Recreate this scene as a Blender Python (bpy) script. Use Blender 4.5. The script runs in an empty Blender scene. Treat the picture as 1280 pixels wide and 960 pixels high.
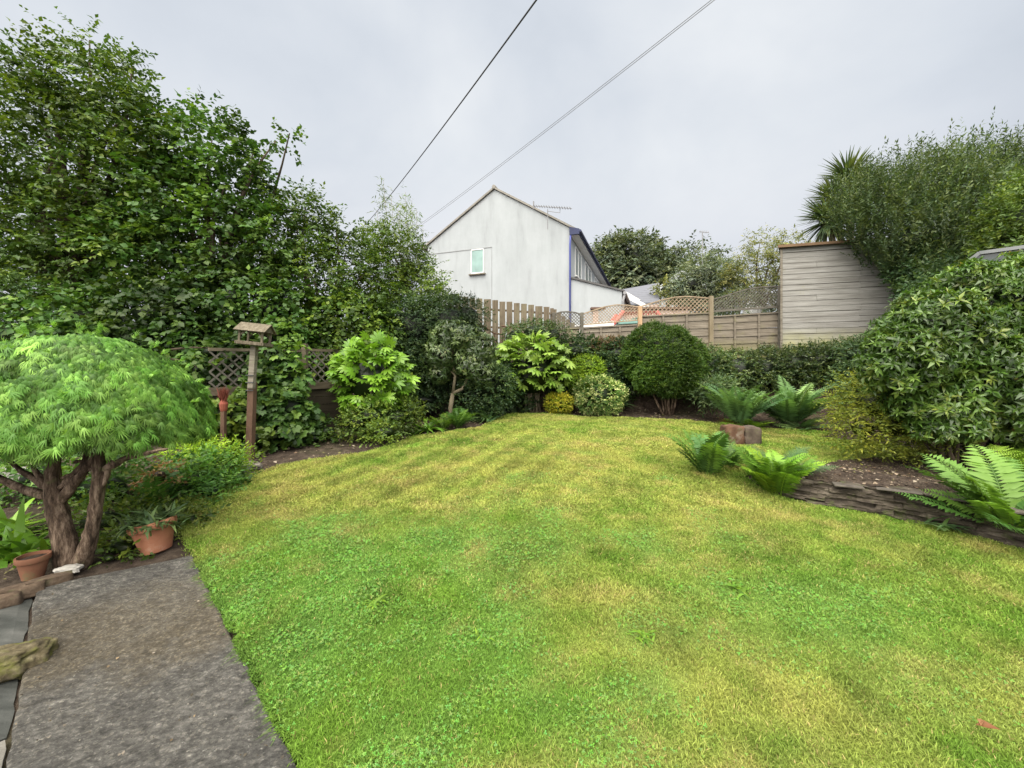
import bpy, bmesh, math, random
import numpy as np
from mathutils import Vector, Matrix, noise as mnoise

random.seed(11)
rng = np.random.default_rng(11)
SC = bpy.context.scene
COL = SC.collection
R = math.radians
EYE = 1.55          # camera height in metres
F = 500.0           # focal length in pixels of the 1280 wide photograph
HOR = 466.0         # horizon row

# ------------------------------------------------------------------ helpers
def sstep(a, b, x):
    t = np.clip((np.asarray(x, float) - a) / (b - a), 0, 1)
    return t * t * (3 - 2 * t)

_tab = np.random.default_rng(5).random((256, 256))
def vnoise(x, y):
    x = np.asarray(x, float); y = np.asarray(y, float)
    xi = np.floor(x).astype(int); yi = np.floor(y).astype(int)
    fx = x - xi; fy = y - yi
    fx = fx * fx * (3 - 2 * fx); fy = fy * fy * (3 - 2 * fy)
    a = _tab[xi & 255, yi & 255]; b = _tab[(xi + 1) & 255, yi & 255]
    c = _tab[xi & 255, (yi + 1) & 255]; d = _tab[(xi + 1) & 255, (yi + 1) & 255]
    return (a * (1 - fx) + b * fx) * (1 - fy) + (c * (1 - fx) + d * fx) * fy
def fbm(x, y, o=4):
    s = 0; a = .5; t = 0
    x = np.asarray(x, float); y = np.asarray(y, float)
    for i in range(o):
        s = s + a * vnoise(x + 17.3 * i, y + 9.1 * i); t += a
        x = x * 2.03; y = y * 2.03; a *= .5
    return s / t

def gz(x, y):
    """height of the natural ground"""
    x = np.asarray(x, float); y = np.asarray(y, float)
    t = np.clip(y - 1.6, 0, 8.6)
    z = .075 * np.where(t < .8, t * t / 1.6, t - .4) + .0
    bank = sstep(10.0, 10.75, y) * 1.35 * sstep(-1.2, .6, x)
    bank = bank + sstep(8.7, 9.8, y) * sstep(5.0, 7.0, x) * (1 - sstep(10.0, 10.75, y)) * .75
    rb = sstep(6.6, 8.2, x) * sstep(5.9, 7.6, y) * .9 * (1 - sstep(8.7, 10.5, y))
    far = sstep(11.0, 13.5, y) * .45 + sstep(11.0, 13.5, y) * 1.1 * (1 - sstep(-1.2, .6, x))
    lump = (fbm(x * 1.3 + 40, y * 1.3 + 7, 3) - .5) * .05
    return z + bank + rb + far + lump * sstep(2, 4, np.hypot(x, y))
def gz1(x, y): return float(gz(x, y))

def P(px, py, Y):
    return np.array([(px - 640) / F * Y, Y, EYE + (HOR - py) / F * Y])
def G(px, py):
    """ground point seen at a place of the photograph"""
    Y = 1.2
    lo = None
    while Y < 40:
        x = (px - 640) / F * Y
        if EYE - (py - HOR) / F * Y < gz1(x, Y):
            break
        lo = Y; Y += .03
    return np.array([(px - 640) / F * Y, Y, gz1((px - 640) / F * Y, Y)])

UPV = np.array((0, 0, 1.0))
def norm(v):
    return v / np.maximum(np.linalg.norm(v, axis=-1, keepdims=True), 1e-9)

ORIG = {}
def empty(name, label, cat, loc, group=None):
    o = bpy.data.objects.new(name, None); COL.objects.link(o)
    o.empty_display_size = .1
    o.location = [float(c) for c in loc]
    ORIG[o.name] = np.array([float(c) for c in loc])
    o['label'] = label; o['category'] = cat
    if group: o['group'] = group
    return o
def tag(o, label, cat, group=None):
    o['label'] = label; o['category'] = cat
    if group: o['group'] = group
    return o
def origin(parent):
    p = parent
    while p.parent: p = p.parent
    return ORIG[p.name]

def mesh_np(name, V, T, mat, parent=None, col=None, base=None, smooth=False):
    """triangle mesh from arrays"""
    V = np.asarray(V, np.float32).reshape(-1, 3)
    T = np.asarray(T, np.int32).reshape(-1, 3)
    me = bpy.data.meshes.new(name)
    o = bpy.data.objects.new(name, me); COL.objects.link(o)
    if parent is not None:
        V = V - origin(parent).astype(np.float32); o.parent = parent
    elif base is not None:
        V = V - np.asarray(base, np.float32); o.location = [float(c) for c in base]; ORIG[o.name] = np.asarray(base, float)
    me.vertices.add(len(V)); me.vertices.foreach_set('co', V.ravel())
    me.loops.add(T.size); me.loops.foreach_set('vertex_index', T.ravel())
    me.polygons.add(len(T))
    me.polygons.foreach_set('loop_start', np.arange(0, T.size, 3, dtype=np.int32))
    me.polygons.foreach_set('loop_total', np.full(len(T), 3, np.int32))
    if smooth: me.polygons.foreach_set('use_smooth', np.ones(len(T), bool))
    me.update(calc_edges=True)
    if col is not None:
        c = np.ones((len(V), 4), np.float32); c[:, :3] = col
        at = me.color_attributes.new('Col', 'FLOAT_COLOR', 'POINT')
        at.data.foreach_set('color', c.ravel())
    me.materials.append(mat)
    return o

class MB:
    """collects solid shapes into one mesh"""
    def __init__(s): s.v = []; s.f = []
    def add(s, vs, fs):
        n = len(s.v); s.v += [tuple(float(c) for c in v) for v in vs]; s.f += [tuple(i + n for i in f) for f in fs]
    def box(s, c, size, M=None, taper=1.0):
        hx, hy, hz = [q / 2 for q in size]
        vs = []
        for z in (-1, 1):
            k = taper if z > 0 else 1
            for x, y in ((-1, -1), (1, -1), (1, 1), (-1, 1)):
                q = Vector((x * hx * k, y * hy * k, z * hz))
                if M is not None: q = M @ q
                vs.append((q.x + c[0], q.y + c[1], q.z + c[2]))
        s.add(vs, [(3, 2, 1, 0), (4, 5, 6, 7), (0, 1, 5, 4), (1, 2, 6, 5), (2, 3, 7, 6), (3, 0, 4, 7)])
    def beam(s, a, b, w, d, up=(0, 0, 1)):
        a = Vector([float(q) for q in a]); b = Vector([float(q) for q in b]); t = b - a; L = t.length; t.normalize()
        u = Vector(up); x = t.cross(u)
        if x.length < 1e-4: x = t.cross(Vector((0, 1, 0)))
        x.normalize(); y = x.cross(t)
        M = Matrix((x, t, y)).transposed()
        s.box((a + b) / 2, (w, L, d), M)
    def tube(s, pts, radii, n=8, cap=True):
        pts = [Vector([float(q) for q in p]) for p in pts]
        if not hasattr(radii, '__len__'): radii = [radii] * len(pts)
        rings = []; ref = None
        vs = []; fs = []
        for i, p in enumerate(pts):
            t = (pts[min(i + 1, len(pts) - 1)] - pts[max(i - 1, 0)])
            if t.length < 1e-6: t = Vector((0, 0, 1))
            t.normalize()
            if ref is None: ref = t.orthogonal().normalized()
            x = (ref - t * ref.dot(t)); x.normalize(); ref = x; y = t.cross(x)
            for k in range(n):
                a = 2 * math.pi * k / n
                q = p + (x * math.cos(a) + y * math.sin(a)) * radii[i]
                vs.append(q)
        for i in range(len(pts) - 1):
            for k in range(n):
                k2 = (k + 1) % n
                fs.append((i * n + k, i * n + k2, (i + 1) * n + k2, (i + 1) * n + k))
        if cap:
            fs.append(tuple(range(n - 1, -1, -1))); fs.append(tuple((len(pts) - 1) * n + k for k in range(n)))
        s.add(vs, fs)
    def lathe(s, c, prof, n=28, tilt=None):
        vs = []; fs = []
        for r, z in prof:
            for k in range(n):
                a = 2 * math.pi * k / n
                q = Vector((r * math.cos(a), r * math.sin(a), z))
                if tilt is not None: q = tilt @ q
                vs.append((q.x + c[0], q.y + c[1], q.z + c[2]))
        for i in range(len(prof) - 1):
            for k in range(n):
                k2 = (k + 1) % n
                fs.append((i * n + k, i * n + k2, (i + 1) * n + k2, (i + 1) * n + k))
        s.add(vs, fs)
    def build(s, name, mat, parent=None, base=None, bevel=0, smooth=False):
        me = bpy.data.meshes.new(name)
        off = origin(parent) if parent is not None else (np.asarray(base, float) if base is not None else np.zeros(3))
        me.from_pydata([(v[0] - off[0], v[1] - off[1], v[2] - off[2]) for v in s.v], [], s.f)
        me.update()
        o = bpy.data.objects.new(name, me); COL.objects.link(o)
        if parent is not None: o.parent = parent
        elif base is not None: o.location = [float(c) for c in base]; ORIG[o.name] = off
        me.materials.append(mat)
        if smooth:
            for p in me.polygons: p.use_smooth = True
        if bevel:
            m = o.modifiers.new('bevel', 'BEVEL'); m.width = bevel; m.segments = 2; m.limit_method = 'ANGLE'
        return o

# ------------------------------------------------------------------ materials
def newmat(name):
    m = bpy.data.materials.new(name); m.use_nodes = True
    nt = m.node_tree; nt.nodes.clear()
    return m, nt, nt.nodes, nt.links
def nd(N, t, **kw):
    n = N.new(t)
    for k, v in kw.items():
        if k in n.inputs.keys(): n.inputs[k].default_value = v
        else: setattr(n, k, v)
    return n
def ramp(N, stops):
    r = N.new('ShaderNodeValToRGB'); e = r.color_ramp.elements
    while len(e) < len(stops): e.new(.5)
    for i, (p, c) in enumerate(stops):
        e[i].position = p; e[i].color = (c[0], c[1], c[2], 1)
    return r

def foliage(name, stops, rough=.45, spec=.3, trans=.25, tcol=(1.25, 1.3, .5)):
    """leaf material: R of Col picks the hue, G of Col the tone"""
    m, nt, N, L = newmat(name)
    at = nd(N, 'ShaderNodeAttribute', attribute_name='Col')
    sp = N.new('ShaderNodeSeparateColor'); L.new(at.outputs['Color'], sp.inputs[0])
    r = ramp(N, stops); L.new(sp.outputs[0], r.inputs[0])
    mul = nd(N, 'ShaderNodeMix', data_type='RGBA', blend_type='MULTIPLY'); mul.inputs[0].default_value = 1
    cb = N.new('ShaderNodeCombineColor')
    for i in range(3): L.new(sp.outputs[1], cb.inputs[i])
    L.new(r.outputs[0], mul.inputs[6]); L.new(cb.outputs[0], mul.inputs[7])
    b = nd(N, 'ShaderNodeBsdfPrincipled'); b.inputs['Roughness'].default_value = rough
    b.inputs['Specular IOR Level'].default_value = spec
    L.new(mul.outputs[2], b.inputs['Base Color'])
    tr = N.new('ShaderNodeBsdfTranslucent')
    tm = nd(N, 'ShaderNodeMix', data_type='RGBA', blend_type='MULTIPLY'); tm.inputs[0].default_value = 1
    tm.inputs[7].default_value = (*tcol, 1); L.new(mul.outputs[2], tm.inputs[6]); L.new(tm.outputs[2], tr.inputs[0])
    mx = N.new('ShaderNodeMixShader'); mx.inputs[0].default_value = trans
    L.new(b.outputs[0], mx.inputs[1]); L.new(tr.outputs[0], mx.inputs[2])
    o = N.new('ShaderNodeOutputMaterial'); L.new(mx.outputs[0], o.inputs[0])
    return m

def rgbmat(name, rough=.6, trans=.2, spec=.15):
    """Col attribute is the colour itself"""
    m, nt, N, L = newmat(name)
    at = nd(N, 'ShaderNodeAttribute', attribute_name='Col')
    b = nd(N, 'ShaderNodeBsdfPrincipled'); b.inputs['Roughness'].default_value = rough
    b.inputs['Specular IOR Level'].default_value = spec
    L.new(at.outputs['Color'], b.inputs['Base Color'])
    o = N.new('ShaderNodeOutputMaterial')
    if trans:
        tr = N.new('ShaderNodeBsdfTranslucent'); L.new(at.outputs['Color'], tr.inputs[0])
        mx = N.new('ShaderNodeMixShader'); mx.inputs[0].default_value = trans
        L.new(b.outputs[0], mx.inputs[1]); L.new(tr.outputs[0], mx.inputs[2]); L.new(mx.outputs[0], o.inputs[0])
    else: L.new(b.outputs[0], o.inputs[0])
    return m

def surf(name, stops, scale=(3, 3, 3), detail=8, rough=.8, bump=.3, bscale=30, spots=None, spec=.25, nrough=.6, grad=None, bdist=.01):
    """noise coloured solid surface; spots = (scale, colour, threshold, amount); grad = (z0, z1, colour, amount)"""
    m, nt, N, L = newmat(name)
    tc = N.new('ShaderNodeTexCoord'); mp = N.new('ShaderNodeMapping'); mp.inputs['Scale'].default_value = scale
    L.new(tc.outputs['Object'], mp.inputs[0])
    n1 = nd(N, 'ShaderNodeTexNoise', Scale=1.0, Detail=detail, Roughness=nrough); L.new(mp.outputs[0], n1.inputs['Vector'])
    r = ramp(N, stops); L.new(n1.outputs[0], r.inputs[0]); c = r.outputs[0]
    if spots:
        for (ss, colr, th, amt) in spots:
            n2 = nd(N, 'ShaderNodeTexNoise', Scale=ss, Detail=6, Roughness=.65); L.new(tc.outputs['Object'], n2.inputs['Vector'])
            mr = nd(N, 'ShaderNodeMapRange'); mr.inputs[1].default_value = th; mr.inputs[2].default_value = th + .12; mr.inputs[4].default_value = amt
            L.new(n2.outputs[0], mr.inputs[0])
            mx = nd(N, 'ShaderNodeMix', data_type='RGBA'); L.new(mr.outputs[0], mx.inputs[0]); L.new(c, mx.inputs[6]); mx.inputs[7].default_value = (*colr, 1)
            c = mx.outputs[2]
    if grad:
        z0, z1, colr, amt = grad
        ge = N.new('ShaderNodeNewGeometry'); sx = N.new('ShaderNodeSeparateXYZ'); L.new(ge.outputs['Position'], sx.inputs[0])
        mr = nd(N, 'ShaderNodeMapRange'); mr.inputs[1].default_value = z0; mr.inputs[2].default_value = z1; mr.inputs[3].default_value = amt; mr.inputs[4].default_value = 0
        L.new(sx.outputs[2], mr.inputs[0])
        n3 = nd(N, 'ShaderNodeTexNoise', Scale=5.0, Detail=5); L.new(tc.outputs['Object'], n3.inputs['Vector'])
        mu = nd(N, 'ShaderNodeMath', operation='MULTIPLY'); L.new(mr.outputs[0], mu.inputs[0])
        m2 = nd(N, 'ShaderNodeMath', operation='MULTIPLY'); m2.inputs[1].default_value = 1.8; L.new(n3.outputs[0], m2.inputs[0]); m2.use_clamp = True
        L.new(m2.outputs[0], mu.inputs[1])
        mx = nd(N, 'ShaderNodeMix', data_type='RGBA'); L.new(mu.outputs[0], mx.inputs[0]); L.new(c, mx.inputs[6]); mx.inputs[7].default_value = (*colr, 1)
        c = mx.outputs[2]
    b = nd(N, 'ShaderNodeBsdfPrincipled'); b.inputs['Roughness'].default_value = rough; b.inputs['Specular IOR Level'].default_value = spec
    L.new(c, b.inputs['Base Color'])
    if bump:
        n4 = nd(N, 'ShaderNodeTexNoise', Scale=bscale, Detail=8, Roughness=.7); L.new(tc.outputs['Object'], n4.inputs['Vector'])
        bp = N.new('ShaderNodeBump'); bp.inputs['Strength'].default_value = bump; bp.inputs['Distance'].default_value = bdist
        L.new(n4.outputs[0], bp.inputs['Height']); L.new(bp.outputs[0], b.inputs['Normal'])
    o = N.new('ShaderNodeOutputMaterial'); L.new(b.outputs[0], o.inputs[0])
    return m

def g3(c, k=.55): return tuple(x * k for x in c)
def fol(name, c, var=.35, yellow=.25, **kw):
    """three stop foliage ramp around one colour"""
    d = (c[0] * (1 - var), c[1] * (1 - var * .8), c[2] * (1 - var * .6))
    l = (c[0] * (1 + yellow * 1.8), c[1] * (1 + yellow), c[2] * (1 + yellow * .2))
    return foliage(name, [(0, d), (.5, c), (1, l)], **kw)

M = {}
M['tree_a'] = fol('leaf_broad_green', (.078, .140, .025), yellow=.5)
M['tree_b'] = fol('leaf_hazel', (.062, .132, .026), yellow=.55)
M['tree_c'] = fol('leaf_bright', (.095, .155, .03), yellow=.4)
M['tree_d'] = fol('leaf_evergreen', (.034, .066, .024), yellow=.5)
M['tree_e'] = fol('leaf_blue_green', (.09, .16, .065), yellow=.4)
M['bamboo'] = fol('leaf_bamboo', (.13, .19, .055), yellow=.3)
M['acer'] = foliage('leaf_acer', [(0, (.055, .15, .022)), (.5, (.135, .305, .045)), (1, (.27, .47, .085))], rough=.5, trans=.3)
M['fatsia'] = foliage('leaf_fatsia', [(0, (.06, .14, .014)), (.5, (.125, .26, .02)), (1, (.22, .37, .04))], rough=.35, spec=.4)
M['fatsia_pale'] = foliage('leaf_fatsia_pale', [(0, (.08, .16, .02)), (.5, (.165, .275, .04)), (1, (.28, .385, .08))], rough=.35, spec=.4)
M['yew'] = fol('leaf_yew', (.062, .125, .018), yellow=.45)
M['lime'] = fol('leaf_lime', (.20, .33, .025), yellow=.3)
M['varieg'] = foliage('leaf_variegated', [(0, (.06, .13, .03)), (.55, (.13, .22, .05)), (.72, (.36, .42, .14)), (1, (.52, .54, .24))])
M['gold'] = foliage('leaf_golden', [(0, (.16, .23, .02)), (.5, (.40, .40, .03)), (1, (.62, .54, .06))])
M['rhodo'] = foliage('leaf_rhododendron', [(0, (.04, .085, .016)), (.5, (.080, .155, .026)), (.88, (.14, .22, .04)), (.985, (.22, .25, .055)), (1, (.40, .14, .05))], rough=.3, spec=.5)
M['pieris'] = foliage('leaf_pieris', [(0, (.035, .065, .02)), (.6, (.075, .12, .035)), (.93, (.18, .24, .085)), (1, (.25, .10, .06))], rough=.35, spec=.5)
M['fern'] = fol('leaf_fern_bright', (.16, .31, .035), yellow=.35, trans=.35)
M['fern_d'] = fol('leaf_fern_deep', (.085, .19, .04), yellow=.4, trans=.3)
M['fern_b'] = fol('leaf_fern_blue', (.12, .22, .085), yellow=.3, trans=.3)
M['feather'] = fol('leaf_feathery', (.085, .130, .055), yellow=.35, trans=.3)
M['cordy'] = fol('leaf_cordyline', (.085, .13, .055), yellow=.5)
M['hedge'] = fol('leaf_cotoneaster', (.070, .115, .038), yellow=.6, rough=.35, spec=.45)
M['olive'] = fol('leaf_olive_shrub', (.17, .21, .028), yellow=.3)
M['shrub'] = fol('leaf_low_shrub', (.095, .155, .025), yellow=.4)
M['strap'] = fol('leaf_strap', (.15, .30, .035), yellow=.35, rough=.35, spec=.4)
M['grey'] = fol('leaf_grey_green', (.12, .19, .075), yellow=.3)
M['far'] = fol('leaf_far_tree', (.105, .135, .085), yellow=.25)
M['far2'] = fol('leaf_far_yellow', (.17, .19, .06), yellow=.3)
M['dead'] = rgbmat('leaf_dead', trans=.1)
M['grass'] = rgbmat('grass_blades', rough=.5, trans=.3)
M['lawn'] = rgbmat('lawn_soil', rough=.9, trans=0)
M['bark'] = surf('bark', [(.3, (.035, .025, .017)), (.7, (.11, .085, .06))], scale=(9, 9, 2), bump=.8, bscale=22, rough=.9)
M['acer_bark'] = surf('acer_bark', [(.38, (.026, .017, .011)), (.5, (.090, .060, .041)), (.62, (.23, .17, .125))], scale=(30, 30, 6), nrough=.75, bump=1, bscale=40, rough=.85, spots=[(9, (.12, .14, .05), .58, .5)])
M['pale_bark'] = surf('pale_bark', [(.3, (.10, .085, .055)), (.7, (.24, .20, .14))], scale=(9, 9, 2), bump=.5, bscale=25, rough=.9)
M['twig'] = surf('twig_bark', [(.3, (.05, .045, .025)), (.7, (.11, .095, .05))], bump=0)
M['soil'] = surf('soil', [(.33, (.020, .014, .010)), (.5, (.058, .041, .030)), (.68, (.13, .10, .075))], scale=(7, 7, 7), detail=12, nrough=.75, rough=.95, bump=1, bscale=35, bdist=.03, spots=[(60, (.22, .19, .15), .66, .7), (.5, (.06, .07, .025), .55, .5)])
M['path'] = None
M['terracotta'] = surf('terracotta', [(.3, (.25, .095, .052)), (.7, (.38, .17, .10))], scale=(5, 5, 5), rough=.85, bump=.15, spots=[(7, (.50, .36, .27), .58, .6)])
M['terracotta_d'] = surf('terracotta_dark', [(.3, (.13, .06, .035)), (.7, (.24, .11, .065))], scale=(6, 6, 6), rough=.85, bump=.15, spots=[(9, (.14, .12, .06), .52, .8)])
M['grey_wood'] = surf('weathered_wood', [(.25, (.10, .086, .068)), (.5, (.19, .168, .135)), (.8, (.29, .265, .22))], scale=(4, 4, 40), bump=.4, bscale=40, rough=.85, spots=[(6, (.12, .14, .06), .6, .5)])
M['bird_wood'] = surf('bird_table_wood', [(.25, (.07, .057, .038)), (.55, (.15, .127, .09)), (.8, (.25, .22, .17))], scale=(40, 14, 14), bump=.4, bscale=50, rough=.85)
M['brown_post'] = surf('brown_post', [(.3, (.065, .036, .024)), (.7, (.14, .082, .056))], scale=(10, 10, 3), bump=.4, bscale=40, rough=.75)
M['fence_wood'] = surf('fence_wood', [(.25, (.095, .079, .060)), (.5, (.185, .158, .125)), (.8, (.29, .255, .21))], scale=(2.2, 2, 26), bump=.4, bscale=30, rough=.85, spots=[(2.2, (.20, .19, .09), .54, .5)], grad=(1.95, 2.5, (.19, .19, .06), .85))
M['post_wood'] = surf('post_wood', [(.25, (.14, .11, .07)), (.5, (.22, .18, .12)), (.8, (.30, .255, .19))], scale=(12, 12, 2), bump=.4, bscale=30, rough=.85)
M['new_wood'] = surf('new_post_wood', [(.25, (.36, .23, .13)), (.8, (.55, .38, .24))], scale=(12, 12, 2), bump=.3, bscale=30, rough=.8)
M['picket'] = surf('picket_wood', [(.25, (.080, .062, .042)), (.5, (.140, .112, .078)), (.8, (.215, .178, .13))], scale=(20, 20, 2), bump=.4, bscale=30, rough=.85, spots=[(1.2, (.21, .19, .12), .5, .6)])
M['lattice'] = surf('lattice_wood', [(.25, (.23, .17, .11)), (.8, (.42, .33, .24))], scale=(6, 6, 6), bump=.2, rough=.85)
M['lattice_grey'] = surf('lattice_grey', [(.25, (.075, .068, .056)), (.8, (.18, .165, .14))], scale=(6, 6, 6), bump=.2, rough=.85)
M['dark_board'] = surf('dark_board', [(.25, (.030, .025, .017)), (.8, (.075, .062, .042))], scale=(2, 2, 20), bump=.3, rough=.9)
M['rail_wood'] = surf('rail_wood', [(.25, (.07, .058, .038)), (.8, (.17, .14, .10))], scale=(2, 2, 20), bump=.3, rough=.9)
M['shed'] = surf('shed_cladding', [(.28, (.165, .155, .14)), (.5, (.27, .262, .245)), (.75, (.40, .392, .375))], scale=(1.1, 1.1, 16), nrough=.7, bump=.3, bscale=30, rough=.85, spots=[(1.6, (.27, .26, .13), .6, .6), (14, (.13, .11, .085), .66, .6)], grad=(2.2, 2.75, (.37, .36, .15), .8))
M['shed_trim'] = surf('shed_trim', [(.25, (.14, .085, .05)), (.8, (.25, .165, .10))], scale=(3, 3, 20), bump=.2)
M['felt'] = surf('roof_felt', [(.3, (.10, .06, .045)), (.8, (.19, .12, .09))], bump=.3)
M['stone'] = surf('slate_stone', [(.28, (.016, .013, .010)), (.5, (.062, .050, .038)), (.75, (.165, .14, .11))], scale=(7, 7, 26), detail=10, bump=1, bscale=22, rough=.9, spots=[(9, (.075, .09, .03), .54, .8), (22, (.40, .38, .32), .67, .6)])
M['coping'] = surf('coping_slate', [(.25, (.040, .033, .027)), (.5, (.088, .076, .063)), (.8, (.18, .16, .135))], scale=(8, 8, 8), detail=10, bump=.8, bscale=26, rough=.85)
M['moss_rock'] = surf('mossy_rock', [(.28, (.035, .028, .016)), (.5, (.105, .085, .048)), (.75, (.25, .215, .14))], scale=(16, 16, 26), detail=12, bump=1, bscale=16, bdist=.02, rough=.9, spots=[(7, (.10, .105, .022), .5, .85), (40, (.45, .42, .33), .68, .7)])
M['pale_rock'] = surf('pale_rock', [(.3, (.30, .28, .25)), (.8, (.55, .53, .49))], bump=.4)
M['brick'] = surf('old_brick', [(.25, (.055, .030, .020)), (.55, (.125, .068, .043)), (.8, (.20, .13, .095))], scale=(7, 7, 7), detail=10, bump=.9, bscale=26, rough=.95, spots=[(8, (.11, .12, .05), .56, .7), (3, (.22, .20, .165), .56, .7)])
M['edge_brick'] = surf('edging_brick', [(.28, (.040, .027, .018)), (.5, (.10, .070, .048)), (.75, (.20, .15, .11))], scale=(14, 14, 14), detail=12, nrough=.75, bump=1, bscale=28, rough=.95, spots=[(9, (.12, .13, .06), .55, .7)])
M['render'] = None
M['white'] = surf('white_paint', [(.3, (.70, .70, .69)), (.8, (.82, .82, .81))], bump=0, rough=.5)
M['navy'] = surf('navy_paint', [(.3, (.022, .028, .075)), (.8, (.040, .05, .12))], bump=0, rough=.4)
M['blue'] = surf('blue_pipe', [(.3, (.07, .085, .29)), (.8, (.10, .12, .36))], bump=0, rough=.4)
M['slate'] = surf('roof_slate', [(.25, (.07, .067, .067)), (.8, (.14, .137, .14))], scale=(1.5, 8, 8), bump=.3)
M['tile'] = surf('roof_tile', [(.25, (.17, .18, .205)), (.8, (.27, .28, .31))], scale=(1, 14, 14), bump=.3)
M['verge'] = surf('roof_verge', [(.25, (.18, .17, .15)), (.8, (.33, .31, .28))], scale=(6, 6, 6), bump=.5)
M['metal'] = surf('dull_metal', [(.3, (.20, .20, .21)), (.8, (.33, .33, .34))], bump=0, rough=.5)
M['alu'] = surf('greenhouse_frame', [(.3, (.15, .16, .165)), (.8, (.24, .25, .26))], bump=0, rough=.5)
M['cable'] = surf('cable_black', [(.3, (.045, .047, .05)), (.8, (.08, .08, .085))], bump=0, rough=.6)
M['thin'] = surf('cable_grey', [(.3, (.15, .15, .16)), (.8, (.22, .22, .23))], bump=0, rough=.6)
M['rust'] = surf('rusty_iron', [(.3, (.07, .038, .022)), (.8, (.14, .085, .055))], bump=.3, rough=.8)
M['red'] = surf('red_paint', [(.3, (.62, .11, .10)), (.8, (.75, .20, .18))], bump=0, rough=.5)
M['dkred'] = surf('dark_red_fabric', [(.3, (.12, .03, .03)), (.8, (.28, .06, .05))], bump=0, rough=.8)
M['teal'] = surf('teal_fabric', [(.3, (.15, .30, .27)), (.8, (.28, .44, .40))], bump=0, rough=.7)
M['brush'] = surf('red_bristle', [(.3, (.17, .045, .03)), (.8, (.32, .10, .07))], bump=.3, rough=.9)
M['pink_wall'] = surf('pinkish_render', [(.3, (.50, .38, .33)), (.8, (.62, .50, .45))], bump=.1)
M['grey_wall'] = surf('grey_block_wall', [(.3, (.19, .18, .17)), (.8, (.32, .31, .29))], scale=(5, 5, 5), bump=.6, bscale=20, spots=[(4, (.13, .14, .08), .55, .6)])

def glassmat(name, colr, rough=.08):
    m, nt, N, L = newmat(name)
    b = nd(N, 'ShaderNodeBsdfPrincipled'); b.inputs['Base Color'].default_value = (*colr, 1); b.inputs['Roughness'].default_value = rough
    b.inputs['Specular IOR Level'].default_value = .6
    tc = N.new('ShaderNodeTexCoord'); n = nd(N, 'ShaderNodeTexNoise', Scale=2.0, Detail=2); L.new(tc.outputs['Object'], n.inputs['Vector'])
    r = ramp(N, [(.3, g3(colr, .75)), (.7, g3(colr, 1.15))]); L.new(n.outputs[0], r.inputs[0]); L.new(r.outputs[0], b.inputs['Base Color'])
    o = N.new('ShaderNodeOutputMaterial'); L.new(b.outputs[0], o.inputs[0]); return m
M['frosted'] = glassmat('green_frosted_glass', (.23, .36, .34), .25)
M['pane'] = glassmat('window_glass', (.32, .36, .38), .1)
M['ghglass'] = glassmat('greenhouse_glass', (.045, .06, .06), .15)

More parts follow.
